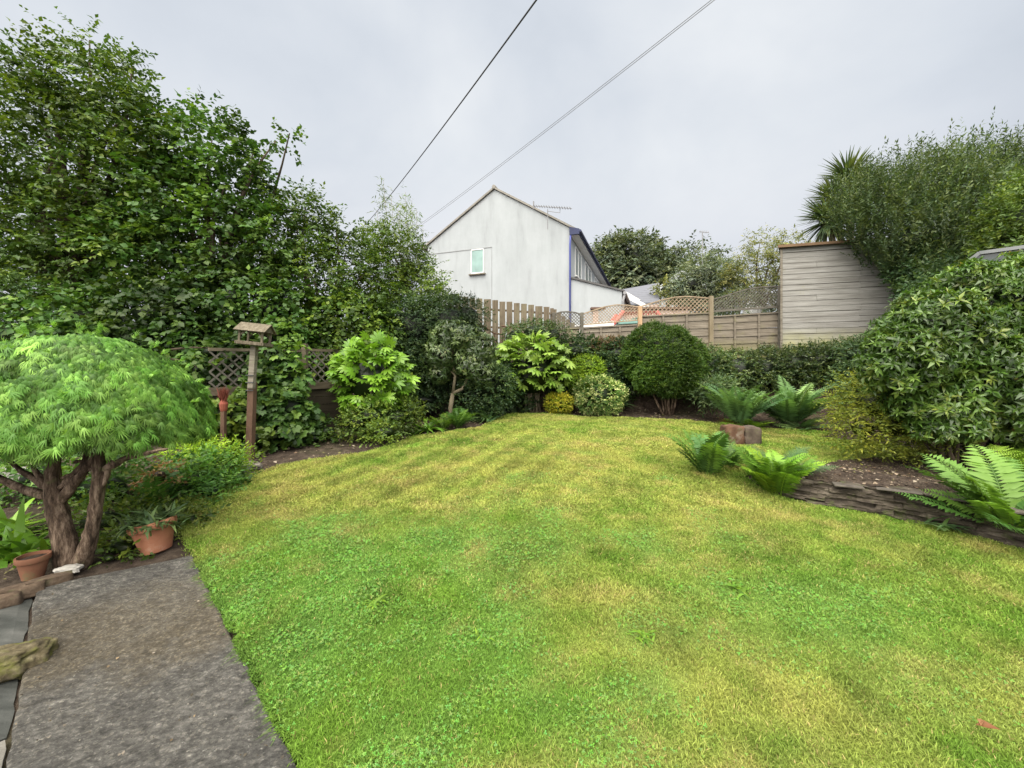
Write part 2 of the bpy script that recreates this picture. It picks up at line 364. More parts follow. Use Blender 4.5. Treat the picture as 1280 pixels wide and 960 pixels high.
def path_material():
    m, nt, N, L = newmat('old_concrete')
    tc = N.new('ShaderNodeTexCoord')
    mp = N.new('ShaderNodeMapping'); mp.inputs['Rotation'].default_value = (0, 0, R(-38)); mp.inputs['Scale'].default_value = (3.2, 5.6, 1)
    L.new(tc.outputs['Object'], mp.inputs[0])
    n1 = nd(N, 'ShaderNodeTexNoise', Scale=5.0, Detail=14, Roughness=.84); L.new(mp.outputs[0], n1.inputs['Vector'])
    r1 = ramp(N, [(.36, (.032, .031, .028)), (.48, (.100, .095, .086)), (.57, (.175, .166, .150)), (.66, (.33, .315, .28))]); L.new(n1.outputs[0], r1.inputs[0])
    n2 = nd(N, 'ShaderNodeTexNoise', Scale=1.6, Detail=6, Roughness=.6); L.new(tc.outputs['Object'], n2.inputs['Vector'])
    # damp dark patches
    mr = nd(N, 'ShaderNodeMapRange'); mr.inputs[1].default_value = .46; mr.inputs[2].default_value = .62; mr.inputs[4].default_value = .65; L.new(n2.outputs[0], mr.inputs[0])
    mx = nd(N, 'ShaderNodeMix', data_type='RGBA', blend_type='MULTIPLY'); L.new(mr.outputs[0], mx.inputs[0]); L.new(r1.outputs[0], mx.inputs[6]); mx.inputs[7].default_value = (.45, .45, .47, 1)
    # mossy brown dirt band across the slab: position along world Y
    sx = N.new('ShaderNodeSeparateXYZ'); L.new(tc.outputs['Object'], sx.inputs[0])
    a1 = nd(N, 'ShaderNodeMath', operation='MULTIPLY_ADD'); a1.inputs[1].default_value = -.55; L.new(sx.outputs[0], a1.inputs[0]); L.new(sx.outputs[1], a1.inputs[2])
    n3 = nd(N, 'ShaderNodeTexNoise', Scale=3.0, Detail=9, Roughness=.7); L.new(tc.outputs['Object'], n3.inputs['Vector'])
    a2 = nd(N, 'ShaderNodeMath', operation='MULTIPLY_ADD'); a2.inputs[1].default_value = 1.3; L.new(n3.outputs[0], a2.inputs[0]); L.new(a1.outputs[0], a2.inputs[2])
    r2 = ramp(N, [(0, (0, 0, 0)), (.36, (.1, .1, .1)), (.50, (1, 1, 1)), (.68, (.75, .75, .75)), (.85, (.05,) * 3)])
    m3 = nd(N, 'ShaderNodeMapRange'); m3.inputs[1].default_value = 2.6; m3.inputs[2].default_value = 5.4; L.new(a2.outputs[0], m3.inputs[0]); L.new(m3.outputs[0], r2.inputs[0])
    n5 = nd(N, 'ShaderNodeTexNoise', Scale=30.0, Detail=12, Roughness=.85); L.new(tc.outputs['Object'], n5.inputs['Vector'])
    r5 = ramp(N, [(.36, (.030, .023, .011)), (.5, (.095, .072, .038)), (.64, (.25, .21, .145))]); L.new(n5.outputs[0], r5.inputs[0])
    m5 = nd(N, 'ShaderNodeMath', operation='MULTIPLY'); m5.inputs[1].default_value = .62; L.new(r2.outputs[0], m5.inputs[0])
    mx2 = nd(N, 'ShaderNodeMix', data_type='RGBA'); L.new(m5.outputs[0], mx2.inputs[0]); L.new(mx.outputs[2], mx2.inputs[6]); L.new(r5.outputs[0], mx2.inputs[7])
    vo = nd(N, 'ShaderNodeTexVoronoi', Scale=95.0); L.new(tc.outputs['Object'], vo.inputs['Vector'])
    vs_ = N.new('ShaderNodeSeparateColor'); L.new(vo.outputs['Color'], vs_.inputs[0])
    vr = ramp(N, [(0, (.45, .45, .45)), (.5, (.95, .95, .95)), (.8, (1.1, 1.1, 1.08)), (.93, (2.0, 1.95, 1.8))]); L.new(vs_.outputs[0], vr.inputs[0])
    vx = nd(N, 'ShaderNodeMix', data_type='RGBA', blend_type='MULTIPLY'); vx.inputs[0].default_value = .45; L.new(mx2.outputs[2], vx.inputs[6]); L.new(vr.outputs[0], vx.inputs[7]); mx2 = vx
    # lichen specks
    n6 = nd(N, 'ShaderNodeTexNoise', Scale=70.0, Detail=3, Roughness=.6); L.new(tc.outputs['Object'], n6.inputs['Vector'])
    m6 = nd(N, 'ShaderNodeMapRange'); m6.inputs[1].default_value = .66; m6.inputs[2].default_value = .72; m6.inputs[4].default_value = .6; L.new(n6.outputs[0], m6.inputs[0])
    mx3 = nd(N, 'ShaderNodeMix', data_type='RGBA'); L.new(m6.outputs[0], mx3.inputs[0]); L.new(mx2.outputs[2], mx3.inputs[6]); mx3.inputs[7].default_value = (.42, .41, .36, 1)
    b = nd(N, 'ShaderNodeBsdfPrincipled'); b.inputs['Roughness'].default_value = .8; b.inputs['Specular IOR Level'].default_value = .3
    L.new(mx3.outputs[2], b.inputs['Base Color'])
    ad = nd(N, 'ShaderNodeMath', operation='ADD'); L.new(n1.outputs[0], ad.inputs[0]); L.new(n5.outputs[0], ad.inputs[1])
    bp = N.new('ShaderNodeBump'); bp.inputs['Strength'].default_value = 1.0; bp.inputs['Distance'].default_value = .02; L.new(ad.outputs[0], bp.inputs['Height']); L.new(bp.outputs[0], b.inputs['Normal'])
    o = N.new('ShaderNodeOutputMaterial'); L.new(b.outputs[0], o.inputs[0]); return m
M['path'] = path_material()

def render_material():
    m, nt, N, L = newmat('white_render')
    tc = N.new('ShaderNodeTexCoord')
    mp = N.new('ShaderNodeMapping'); mp.inputs['Scale'].default_value = (1.6, 1.6, .28); L.new(tc.outputs['Object'], mp.inputs[0])
    n1 = nd(N, 'ShaderNodeTexNoise', Scale=1.4, Detail=9, Roughness=.65); L.new(mp.outputs[0], n1.inputs['Vector'])
    r1 = ramp(N, [(.28, (.325, .345, .362)), (.45, (.385, .410, .430)), (.7, (.425, .452, .474))]); L.new(n1.outputs[0], r1.inputs[0])
    n2 = nd(N, 'ShaderNodeTexNoise', Scale=.8, Detail=7, Roughness=.7); L.new(tc.outputs['Object'], n2.inputs['Vector'])
    r2 = ramp(N, [(.35, (.90, .905, .905)), (.65, (1, 1, 1))]); L.new(n2.outputs[0], r2.inputs[0])
    mx = nd(N, 'ShaderNodeMix', data_type='RGBA', blend_type='MULTIPLY'); mx.inputs[0].default_value = 1
    L.new(r1.outputs[0], mx.inputs[6]); L.new(r2.outputs[0], mx.inputs[7])
    b = nd(N, 'ShaderNodeBsdfPrincipled'); b.inputs['Roughness'].default_value = .9; b.inputs['Specular IOR Level'].default_value = .2
    L.new(mx.outputs[2], b.inputs['Base Color'])
    n4 = nd(N, 'ShaderNodeTexNoise', Scale=60.0, Detail=3); L.new(tc.outputs['Object'], n4.inputs['Vector'])
    bp = N.new('ShaderNodeBump'); bp.inputs['Strength'].default_value = .3; bp.inputs['Distance'].default_value = .01; L.new(n4.outputs[0], bp.inputs['Height']); L.new(bp.outputs[0], b.inputs['Normal'])
    o = N.new('ShaderNodeOutputMaterial'); L.new(b.outputs[0], o.inputs[0]); return m
M['render'] = render_material()

# ------------------------------------------------------------------ leaf shapes (x width, y length, z normal)
def T_leaf(w=.55, fold=.12, droop=.12):
    v = [(0, 0, 0), (-w / 2, .42, fold), (w / 2, .42, fold), (0, .5, 0), (0, 1, -droop)]
    f = [(0, 3, 1), (0, 2, 3), (1, 3, 4), (3, 2, 4)]
    return np.array(v), np.array(f)
def T_diamond(w=.5):
    return np.array([(0, 0, 0), (-w / 2, .45, .05), (w / 2, .45, .05), (0, 1, -.08)]), np.array([(0, 2, 1), (1, 2, 3)])
def T_hand(n, spread, wl, droop, lmin=.6, hub=.3):
    """hand shaped leaf with n lobes"""
    v = []; f = []
    for i in range(n):
        u = i / (n - 1) * 2 - 1
        a = u * spread; L = 1 - (1 - lmin) * abs(u) ** 1.5
        d = np.array([math.sin(a), math.cos(a)]); s = np.array([d[1], -d[0]])
        b = len(v)
        for (r, wd, z) in ((0, 0, 0), (hub * L, wl * .38, .0), (hub * L, -wl * .38, .0), (.68 * L, wl * .5, -droop * .35), (.68 * L, -wl * .5, -droop * .35), (L, 0, -droop)):
            q = d * r + s * wd; v.append((q[0], q[1] , z))
        f += [(b, b + 1, b + 2), (b + 1, b + 3, b + 4), (b + 1, b + 4, b + 2), (b + 3, b + 5, b + 4)]
    return np.array(v), np.array(f)
def T_pinna(n=6, w=.2, droop=.15):
    """toothed narrow leaflet"""
    v = [(0, 0, 0)]; f = []
    mids = []
    for i in range(n + 1):
        y = i / n; mids.append(len(v)); v.append((0, y, -droop * y * y))
    for s in (-1, 1):
        for i in range(n):
            y = (i + .35) / n; ww = w * (1 - .82 * (i / n) ** 1.2)
            k = len(v); v.append((s * ww, y + .5 / n * 1.2, -droop * y * y + .02))
            a, b2 = mids[i], mids[i + 1]
            f.append((a, b2, k) if s < 0 else (a, k, b2))
    return np.array(v), np.array(f)
def T_strap(n=5, w=.05, bend=.5):
    v = []; f = []
    for i in range(n + 1):
        s = i / n; ww = w * (1 - s ** 2.2) + .002
        y = s * (1 - .25 * bend * s); z = -bend * s * s
        v += [(-ww, y, z + ww * .5), (ww, y, z + ww * .5)]
        if i:
            a = 2 * (i - 1); f += [(a, a + 1, a + 3), (a, a + 3, a + 2)]
    return np.array(v), np.array(f)
LEAF = T_leaf(); ROUND = T_leaf(.85, .08, .1); LANCE = T_leaf(.30, .06, .18); NARROW = T_leaf(.16, .03, .1); DIAM = T_diamond()
HAND = T_hand(8, 2.25, .31, .20, .6, .38); LACE = T_hand(5, .62, .075, .45, .6, .1); IVY = T_hand(5, 1.5, .52, .12, .6, .42)
PINNA = T_pinna(7, .125); PINNA_S = T_leaf(.21, .03, .15); STRAP = T_strap(); SWORD = T_strap(4, .028, .12); NEEDLE = T_leaf(.2, .02, .05)

class Leaves:
    def __init__(s): s.V = []; s.T = []; s.C = []; s.n = 0
    def add(s, tmpl, pos, d, nrm, size, hue, tone, wscale=1.0):
        tv, tf = tmpl
        pos = np.atleast_2d(pos); n = len(pos)
        if n == 0: return
        t = norm(np.atleast_2d(d)); nr = np.atleast_2d(nrm) + 1e-4
        nr = norm(nr - (nr * t).sum(1, keepdims=True) * t); b = np.cross(t, nr)
        size = np.broadcast_to(np.asarray(size, float), (n,))[:, None, None]
        V = pos[:, None] + size * (tv[None, :, 0:1] * wscale * b[:, None] + tv[None, :, 1:2] * t[:, None] + tv[None, :, 2:3] * nr[:, None])
        m = len(tv)
        T = tf[None] + (np.arange(n) * m)[:, None, None] + s.n
        C = np.empty((n, m, 3), np.float32)
        C[:, :, 0] = np.broadcast_to(np.asarray(hue, float), (n,))[:, None]; C[:, :, 1] = np.broadcast_to(np.asarray(tone, float), (n,))[:, None]; C[:, :, 2] = 0
        s.V.append(V.reshape(-1, 3)); s.T.append(T.reshape(-1, 3)); s.C.append(C.reshape(-1, 3)); s.n += n * m
    def raw(s, V, T, hue, tone):
        V = np.asarray(V, float); T = np.asarray(T, int)
        s.V.append(V); s.T.append(T + s.n); s.n += len(V)
        C = np.zeros((len(V), 3)); C[:, 0] = hue; C[:, 1] = tone; s.C.append(C)
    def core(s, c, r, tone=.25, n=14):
        """dark solid added inside foliage, standing in for inner shade"""
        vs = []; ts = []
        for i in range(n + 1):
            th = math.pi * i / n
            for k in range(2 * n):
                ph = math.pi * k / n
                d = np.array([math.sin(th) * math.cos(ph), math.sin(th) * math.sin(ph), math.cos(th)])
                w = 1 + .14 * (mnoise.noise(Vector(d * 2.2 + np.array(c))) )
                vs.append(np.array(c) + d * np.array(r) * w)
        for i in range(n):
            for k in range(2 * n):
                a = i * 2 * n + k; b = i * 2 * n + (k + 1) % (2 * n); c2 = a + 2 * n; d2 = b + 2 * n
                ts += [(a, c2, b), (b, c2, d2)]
        s.raw(vs, ts, .1, tone)  # low tone puts the inner shade into the colour
    def build(s, name, mat, parent=None, base=None):
        return mesh_np(name, np.concatenate(s.V), np.concatenate(s.T), mat, parent, np.concatenate(s.C), base)

def rnd_dirs(n):
    return norm(rng.normal(size=(n, 3)))

def shell(lobes, dens, inner=.7, up_only=None, low=-1.0):
    """points on the shells of ellipsoid lobes, with outward directions; dens per square metre"""
    Ps = []; Ds = []
    for (c, r) in lobes:
        c = np.array(c, float); r = np.array(r, float)
        A = 4 * math.pi * ((r[0] * r[1]) ** 1.6 + (r[0] * r[2]) ** 1.6 + (r[1] * r[2]) ** 1.6) ** (1 / 1.6) / 3 ** (1 / 1.6)
        n = int(A * dens) + 1
        d = rnd_dirs(n); d = d[d[:, 2] > low]
        k = rng.uniform(inner ** 2, 1, len(d)) ** .5
        k = k * (1 + .22 * (fbm(d[:, 0] * 2.3 + c[0] * 3 + 50, d[:, 2] * 2.3 + d[:, 1] * 1.7 + 50, 3) - .5) * 2)
        p = c + d * r * k[:, None]
        keep = np.ones(len(p), bool)
        for (c2, r2) in lobes:
            if c2 is c: continue
            q = (p - np.array(c2)) / np.array(r2)
            inside = (q ** 2).sum(1) < .45
            keep &= ~(inside & (np.abs(np.array(c2) - c).sum() > 1e-6))
        Ps.append(p[keep]); Ds.append(norm((d / r))[keep])
    return np.concatenate(Ps), np.concatenate(Ds)

def sprays(L, p, out, k, twig, size, tmpl, droop=.15, upn=.9, flat=.5, hue=None, tonevar=.35, tone=1.0, spread=.9, wob=.5):
    """leafy twigs: k leaves along each twig that starts at p and grows along out"""
    n = len(p)
    d = norm(out + rng.normal(size=(n, 3)) * wob + np.array([0, 0, .15 - droop]))
    tw = twig * rng.uniform(.5, 1.4, n)
    hb = rng.random(n) if hue is None else np.clip(hue + rng.normal(size=n) * .16, 0, 1)
    cl = vnoise(p[:, 0] * 1.6 + 30 + p[:, 1], p[:, 2] * 1.6 + 30)
    tb = tone * (1 - tonevar + 2 * tonevar * np.clip(.5 + 1.5 * (cl - .5) + .5 * (rng.random(n) - .5), 0, 1))
    side = norm(np.cross(d, np.array([0, 0, 1.0]) + rng.normal(size=(n, 3)) * .25))
    for j in range(k):
        s = (j + .6) / k
        sg = 1 if j % 2 else -1
        pos = p + d * (tw * s)[:, None] + np.array([0, 0, -droop]) * (tw * s * s)[:, None]
        ld = d * (.45 + .5 * (j == k - 1)) + side * sg * spread * (j != k - 1) + rng.normal(size=(n, 3)) * .28 + np.array([0, 0, -droop * .8])
        nr = np.array([0, 0, upn]) + rng.normal(size=(n, 3)) * flat + out * .35
        L.add(tmpl, pos, ld, nr, size * rng.uniform(.6, 1.25, n), np.clip(hb + rng.normal(size=n) * .12, 0, 1), tb * rng.uniform(.85, 1.15, n))

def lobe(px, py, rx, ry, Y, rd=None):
    c = P(px, py, Y); k = Y / F
    return (c, np.array([rx * k, (rd if rd else (rx + ry) * .5 * k), ry * k]))

def limbs(mb, base, targets, r0, r1=.012, fork=.45, n=8, bend=.15):
    """tapered limbs from a base to each target"""
    base = np.array(base, float)
    for t in targets:
        t = np.array(t, float); pts = []; rad = []
        off = rng.normal(size=3) * bend * np.linalg.norm(t - base) * .35
        for i in range(7):
            s = i / 6
            q = base * (1 - s) + t * s; q = q + off * math.sin(math.pi * s) + np.array([0, 0, .12 * np.linalg.norm(t - base) * math.sin(math.pi * s)])
            pts.append(q); rad.append(r0 * (1 - s) ** 1.1 * (1 - s * .3) + r1)
        mb.tube(pts, rad, n)

def broad_tree(name, label, cat, lobes, base, mat, bark, dens, k, twig, size, tmpl=LEAF, r0=.13, group=None, core=None, stems=1, inner=.62, droop=.2, tone=1.0, low=-1.0, tonevar=.45, upright=None, wob=.5):
    root = empty(name, label, cat, base, group)
    L = Leaves()
    p, o = shell(lobes, dens, inner, low=low)
    sprays(L, p, o, k, twig, size, tmpl, droop=droop, tone=tone, tonevar=tonevar, wob=wob)
    if core:
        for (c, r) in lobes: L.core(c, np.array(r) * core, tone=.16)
    L.build('crown', mat, root)
    mb = MB()
    base = np.array(base, float)
    tgt = [np.array(c) + np.array([0, 0, r[2] * .3]) for (c, r) in lobes]
    fk = base + (np.mean(tgt, 0) - base) * .35
    fk[2] = base[2] + (np.mean(tgt, 0)[2] - base[2]) * .45
    mb.tube([base - np.array([0, 0, .1]), base * .7 + fk * .3 + rng.normal(size=3) * .03, base * .3 + fk * .7 + rng.normal(size=3) * .04, fk], [r0 * 1.25, r0, r0 * .85, r0 * .75], 10)
    limbs(mb, fk, tgt, r0 * .6)
    mb.build('trunk', bark, root, smooth=True)
    return root

# ------------------------------------------------------------------ world, sun, camera
w = bpy.data.worlds.new('World'); SC.world = w; w.use_nodes = True
nt = w.node_tree; N = nt.nodes; LK = nt.links; N.clear()
SUN_EL, SUN_AZ = R(58), R(200)      # azimuth measured clockwise from +Y; behind the camera
sky = N.new('ShaderNodeTexSky'); sky.sky_type = 'NISHITA'; sky.sun_disc = False; sky.sun_elevation = SUN_EL; sky.sun_rotation = SUN_AZ
b1 = N.new('ShaderNodeBackground'); b1.inputs[1].default_value = .06; LK.new(sky.outputs[0], b1.inputs[0])
tc = N.new('ShaderNodeTexCoord')
mp = N.new('ShaderNodeMapping'); mp.inputs['Scale'].default_value = (1.0, 1.0, 1.5); LK.new(tc.outputs['Generated'], mp.inputs[0])
n1 = nd(N, 'ShaderNodeTexNoise', Scale=1.7, Detail=6, Roughness=.5, Distortion=.2); LK.new(mp.outputs[0], n1.inputs['Vector'])
rp = ramp(N, [(.30, (.600, .655, .735)), (.50, (.735, .785, .855)), (.70, (.88, .915, .955))]); LK.new(n1.outputs[0], rp.inputs[0])
sx = N.new('ShaderNodeSeparateXYZ'); LK.new(tc.outputs['Generated'], sx.inputs[0])
# sky glow added around the sun, out of view behind, to light the garden
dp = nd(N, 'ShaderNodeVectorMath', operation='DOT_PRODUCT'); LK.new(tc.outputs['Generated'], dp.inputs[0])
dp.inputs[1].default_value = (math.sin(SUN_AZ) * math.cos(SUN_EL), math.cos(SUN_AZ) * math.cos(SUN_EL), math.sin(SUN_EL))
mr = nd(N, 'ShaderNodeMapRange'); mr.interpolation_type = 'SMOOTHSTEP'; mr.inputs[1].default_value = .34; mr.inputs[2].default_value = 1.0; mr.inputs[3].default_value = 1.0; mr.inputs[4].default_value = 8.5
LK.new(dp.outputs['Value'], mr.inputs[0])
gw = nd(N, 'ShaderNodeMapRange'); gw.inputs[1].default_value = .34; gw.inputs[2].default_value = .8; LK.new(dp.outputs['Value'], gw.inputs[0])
# slightly warmer and paler low down
hz = nd(N, 'ShaderNodeMapRange'); hz.inputs[1].default_value = .0; hz.inputs[2].default_value = .45; hz.inputs[3].default_value = .85; hz.inputs[4].default_value = 0; LK.new(sx.outputs[2], hz.inputs[0])
hm = nd(N, 'ShaderNodeMix', data_type='RGBA'); LK.new(hz.outputs[0], hm.inputs[0]); LK.new(rp.outputs[0], hm.inputs[6]); hm.inputs[7].default_value = (.80, .805, .86, 1)
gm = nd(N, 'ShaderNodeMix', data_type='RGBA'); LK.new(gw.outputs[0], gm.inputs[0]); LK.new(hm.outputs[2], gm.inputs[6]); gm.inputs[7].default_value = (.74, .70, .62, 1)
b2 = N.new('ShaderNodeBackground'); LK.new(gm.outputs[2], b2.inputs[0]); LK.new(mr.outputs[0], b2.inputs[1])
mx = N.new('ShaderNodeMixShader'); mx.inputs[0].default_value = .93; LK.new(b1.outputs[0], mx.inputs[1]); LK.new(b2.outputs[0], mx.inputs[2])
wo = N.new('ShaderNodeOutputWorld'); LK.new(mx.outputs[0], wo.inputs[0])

sl = bpy.data.lights.new('sun', 'SUN'); sl.energy = 1.4; sl.angle = R(35); sl.color = (1, .965, .90)
so = bpy.data.objects.new('sun', sl); COL.objects.link(so)
sd = Vector((math.sin(SUN_AZ) * math.cos(SUN_EL), math.cos(SUN_AZ) * math.cos(SUN_EL), math.sin(SUN_EL)))
so.rotation_euler = (-sd).to_track_quat('-Z', 'Y').to_euler(); so.location = (0, -5, 20)

cd = bpy.data.cameras.new('camera'); cd.sensor_width = 36; cd.lens = F / 1280 * 36; cd.clip_end = 2000; cd.clip_start = .05
cd.shift_y = -(480 - HOR) / 1280
co = bpy.data.objects.new('camera', cd); COL.objects.link(co); co.location = (0, 0, EYE); co.rotation_euler = (R(90), 0, 0)
SC.camera = co
SC.view_settings.view_transform = 'Standard'; SC.view_settings.look = 'None'; SC.view_settings.exposure = 0
SC.cycles.use_denoising = True
try: SC.cycles.denoiser = 'OPENIMAGEDENOISE'
except Exception: pass
SC.cycles.max_bounces = 6; SC.cycles.diffuse_bounces = 3; SC.cycles.transmission_bounces = 4; SC.cycles.glossy_bounces = 2
SC.render.use_persistent_data = False

# ------------------------------------------------------------------ ground
xs = np.concatenate([[-400, -200, -100, -50, -30, -20], np.arange(-14, 14.01, .12), [20, 30, 50, 100, 200, 400]])
ys = np.concatenate([[-200, -100, -40, -15, -6], np.arange(-3, 15.01, .12), [18, 24, 30, 50, 100, 200, 500]])
XX, YY = np.meshgrid(xs, ys)
ZZ = gz(XX, YY) - .03
V = np.stack([XX, YY, ZZ], -1).reshape(-1, 3); nx = len(xs); ny = len(ys)
ii, jj = np.meshgrid(np.arange(nx - 1), np.arange(ny - 1)); a = (jj * nx + ii).ravel()
Tt = np.concatenate([np.stack([a, a + 1, a + nx + 1], 1), np.stack([a, a + nx + 1, a + nx], 1)])
gr = mesh_np('ground', V, Tt, M['soil'], smooth=True); gr['kind'] = 'structure'

# lawn outline, walked clockwise from beside the path
LP = [(-.62, 1.30), tuple(G(365, 960)[:2] + [.03, 0]), tuple(G(300, 822)[:2] + [.03, 0]), tuple(G(244, 697)[:2])]
LP += [tuple(G(*q)[:2]) for q in ((222, 660), (220, 630), (262, 612), (312, 594), (350, 582), (400, 573), (455, 566), (490, 557), (515, 546), (560, 540), (602, 534), (622, 524), (640, 517), (690, 517), (740, 521), (800, 523), (860, 525), (900, 530), (960, 536), (1040, 540))]
LP += [(5.5, 7.2), (6.4, 6.6), (6.6, 6.0), (5.4, 5.75), (4.3, 5.55), (3.4, 5.45), (2.95, 5.1), (2.9, 4.6), (3.05, 4.28), (3.62, 3.92), (3.98, 3.62), (4.25, 3.2), (4.6, 2.9), (5.5, 2.4), (6.0, 1.0), (4, .7), (-.2, .7)]
LP = np.array(LP)
def inside(px, py, poly):
    r = np.zeros(len(px), bool); j = len(poly) - 1
    for i in range(len(poly)):
        xi, yi = poly[i]; xj, yj = poly[j]
        c = ((yi > py) != (yj > py)) & (px < (xj - xi) * (py - yi) / (yj - yi + 1e-12) + xi)
        r ^= c; j = i
    return r

def blob(x, y, px, py, r, ry=None):
    c = G(px, py); ry = ry or r
    return np.exp(-(((x - c[0]) / r) ** 2 + ((y - c[1]) / ry) ** 2))
GREEN = np.array((.185, .325, .042)); YEL = np.array((.400, .420, .100)); TAN = np.array((.50, .41, .15)); CLOV = np.array((.165, .330, .062)); DEEP = np.array((.075, .15, .022))
def lawn_fields(x, y):
    a = fbm(x * .9 + 3, y * .9 + 8, 4); b = fbm(x * 2.6 + 70, y * 2.6 + 20, 4); c = fbm(x * 6 + 20, y * 6 + 90, 3)
    green = 1.3 * blob(x, y, 330, 760, .75, .8) + 1.1 * blob(x, y, 450, 860, .8, .6) + 1.0 * blob(x, y, 480, 690, 1.2, .75) + .8 * blob(x, y, 620, 760, .5, .5) \
        + 1.0 * blob(x, y, 980, 735, 1.0, .6) + .8 * blob(x, y, 700, 880, .7, .35) + .8 * blob(x, y, 1130, 800, .6, .35) + .5 * blob(x, y, 750, 660, 1.2, .5) + .6 * blob(x, y, 1240, 950, .3, .25)
    yel = .9 * blob(x, y, 400, 610, 1.9, .75) + .7 * blob(x, y, 700, 570, 3.0, 1.6) + .8 * blob(x, y, 770, 790, .55, .4) + .6 * blob(x, y, 1180, 700, .8, .5) + .7 * blob(x, y, 960, 900, .5, .25) + .6 * blob(x, y, 660, 730, .4, .3) \
        + .7 * blob(x, y, 900, 640, 1.2, .5) + .5 * blob(x, y, 400, 930, .14, .2) + .5 * blob(x, y, 1260, 850, .4, .4)
    yl = np.clip(.43 + (yel * .62 - green * .40) + (a - .5) * 1.5 + (b - .5) * 1.2 + (c - .5) * .7, 0, 1)
    cl = np.clip(green * .58 + (b - .5) * 2.0 + (a - .5) * .9 - .12, 0, 1)
    tan = np.clip((fbm(x * 3.3 + 11, y * 3.3 + 31, 4) - .52) * 3.2 + .55 * blob(x, y, 330, 600, .9, .3) + .6 * blob(x, y, 420, 935, .12, .12) + .4 * blob(x, y, 1000, 655, .6, .2) - .1 + (yl - .5) * .5, 0, 1)
    return yl, cl, tan, c
def a_n(x, y): return fbm(x * 1.5 + 4, y * 1.5 + 4, 3)
def lawn_colour(x, y):
    yl, cl, tan, c = lawn_fields(x, y)
    col = GREEN * (1 - yl)[:, None] + YEL * yl[:, None]
    col = col * (1 - cl * .75)[:, None] + CLOV * (cl * .75)[:, None]
    col = col * (1 - tan * .42)[:, None] + TAN * (tan * .42)[:, None]
    dk = np.clip((fbm(x * 2.2 + 51, y * 2.2 + 13, 4) - .56) * 5, 0, 1)
    col = col * (1 - .22 * dk)[:, None]
    # mower passes on the left half
    g0_, g1_ = G(300, 645)[:2], G(520, 560)[:2]; sd_ = (g1_ - g0_) / np.linalg.norm(g1_ - g0_); sn_ = np.array((-sd_[1], sd_[0]))
    ph = ((x - g0_[0]) * sn_[0] + (y - g0_[1]) * sn_[1]) + .08 * (a_n(x, y) - .5)
    s = np.clip(np.sin(ph * 2 * math.pi / .42) * 1.6, -1, 1) * sstep(3.6, 4.4, y) * (1 - sstep(7.4, 9.0, y)) * (1 - sstep(.2, 1.4, x))
    col = col * (1 + .11 * s + .40 * (c - .5))[:, None]
    return col

lx = np.arange(-4.2, 7.2, .05); ly = np.arange(.6, 10.4, .05)
XX, YY = np.meshgrid(lx, ly); nx = len(lx); ny = len(ly)
V = np.stack([XX, YY, gz(XX, YY)], -1).reshape(-1, 3)
cx = XX[:-1, :-1].ravel() + .025; cy = YY[:-1, :-1].ravel() + .025
ii, jj = np.meshgrid(np.arange(nx - 1), np.arange(ny - 1)); a = (jj * nx + ii).ravel()[inside(cx, cy, LP)]
Tt = np.concatenate([np.stack([a, a + 1, a + nx + 1], 1), np.stack([a, a + nx + 1, a + nx], 1)])
used = np.unique(Tt); remap = np.zeros(len(V), int); remap[used] = np.arange(len(used))
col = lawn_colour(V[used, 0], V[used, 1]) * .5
lo = mesh_np('lawn', V[used], remap[Tt], M['lawn'], col=col, smooth=True); lo['kind'] = 'structure'

def scatter_lawn(n, y0, y1, xr=1.32):
    x = rng.uniform(-5, 6.6, n * 2); y = rng.uniform(y0, y1, n * 2)
    k = (np.abs(x) < xr * y + .6) & inside(x + rng.normal(size=n * 2) * .028, y + rng.normal(size=n * 2) * .028, LP)
    return x[k], y[k]
GV = []; GT = []; GC = []; gn = 0
for (n, y0, y1, wd, h0) in ((270000, .9, 2.4, .0021, .021), (250000, 2.4, 4.0, .0028, .022), (210000, 4.0, 6.4, .0048, .024), (190000, 6.4, 10.3, .0080, .026)):
    x, y = scatter_lawn(n, y0, y1); m = len(x)
    col = lawn_colour(x, y)
    yl, cl, tan, c = lawn_fields(x, y)
    h = h0 * rng.uniform(.45, 1.35, m) * (1 + .5 * (vnoise(x * 9, y * 9) - .5)) * (1 - .3 * cl)
    ang = rng.uniform(0, 2 * math.pi, m); lean = rng.uniform(.2, 1.3, m)
    d = np.stack([np.cos(ang), np.sin(ang), np.zeros(m)], 1)
    wv = np.stack([-d[:, 1], d[:, 0], np.zeros(m)], 1)
    a2 = rng.uniform(0, 2 * math.pi, m) ; wv = np.stack([np.cos(a2), np.sin(a2), np.zeros(m)], 1)
    w_ = wd * rng.uniform(.6, 1.3, m)
    p0 = np.stack([x, y, gz(x, y) - .002], 1)
    mid = p0 + d * (h * lean * .3)[:, None] + np.array([0, 0, 1]) * (h * .62)[:, None]
    tip = p0 + d * (h * lean)[:, None] + np.array([0, 0, 1]) * (h * .95)[:, None]
    ww = wv * w_[:, None]
    VV = np.stack([p0 - ww, p0 + ww, mid - ww * .8, mid + ww * .8, tip], 1)
    dry = rng.random(m) < .03 + .11 * tan
    col = col * rng.uniform(.74, 1.27, m)[:, None]
    col[dry] = np.array((.55, .45, .18)) * rng.uniform(.6, 1.2, dry.sum())[:, None]
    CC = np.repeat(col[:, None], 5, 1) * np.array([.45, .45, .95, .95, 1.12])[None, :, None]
    T5 = np.array([(0, 1, 3), (0, 3, 2), (2, 3, 4)])[None] + (np.arange(m) * 5)[:, None, None] + gn
    GV.append(VV.reshape(-1, 3)); GC.append(CC.reshape(-1, 3)); GT.append(T5.reshape(-1, 3)); gn += m * 5
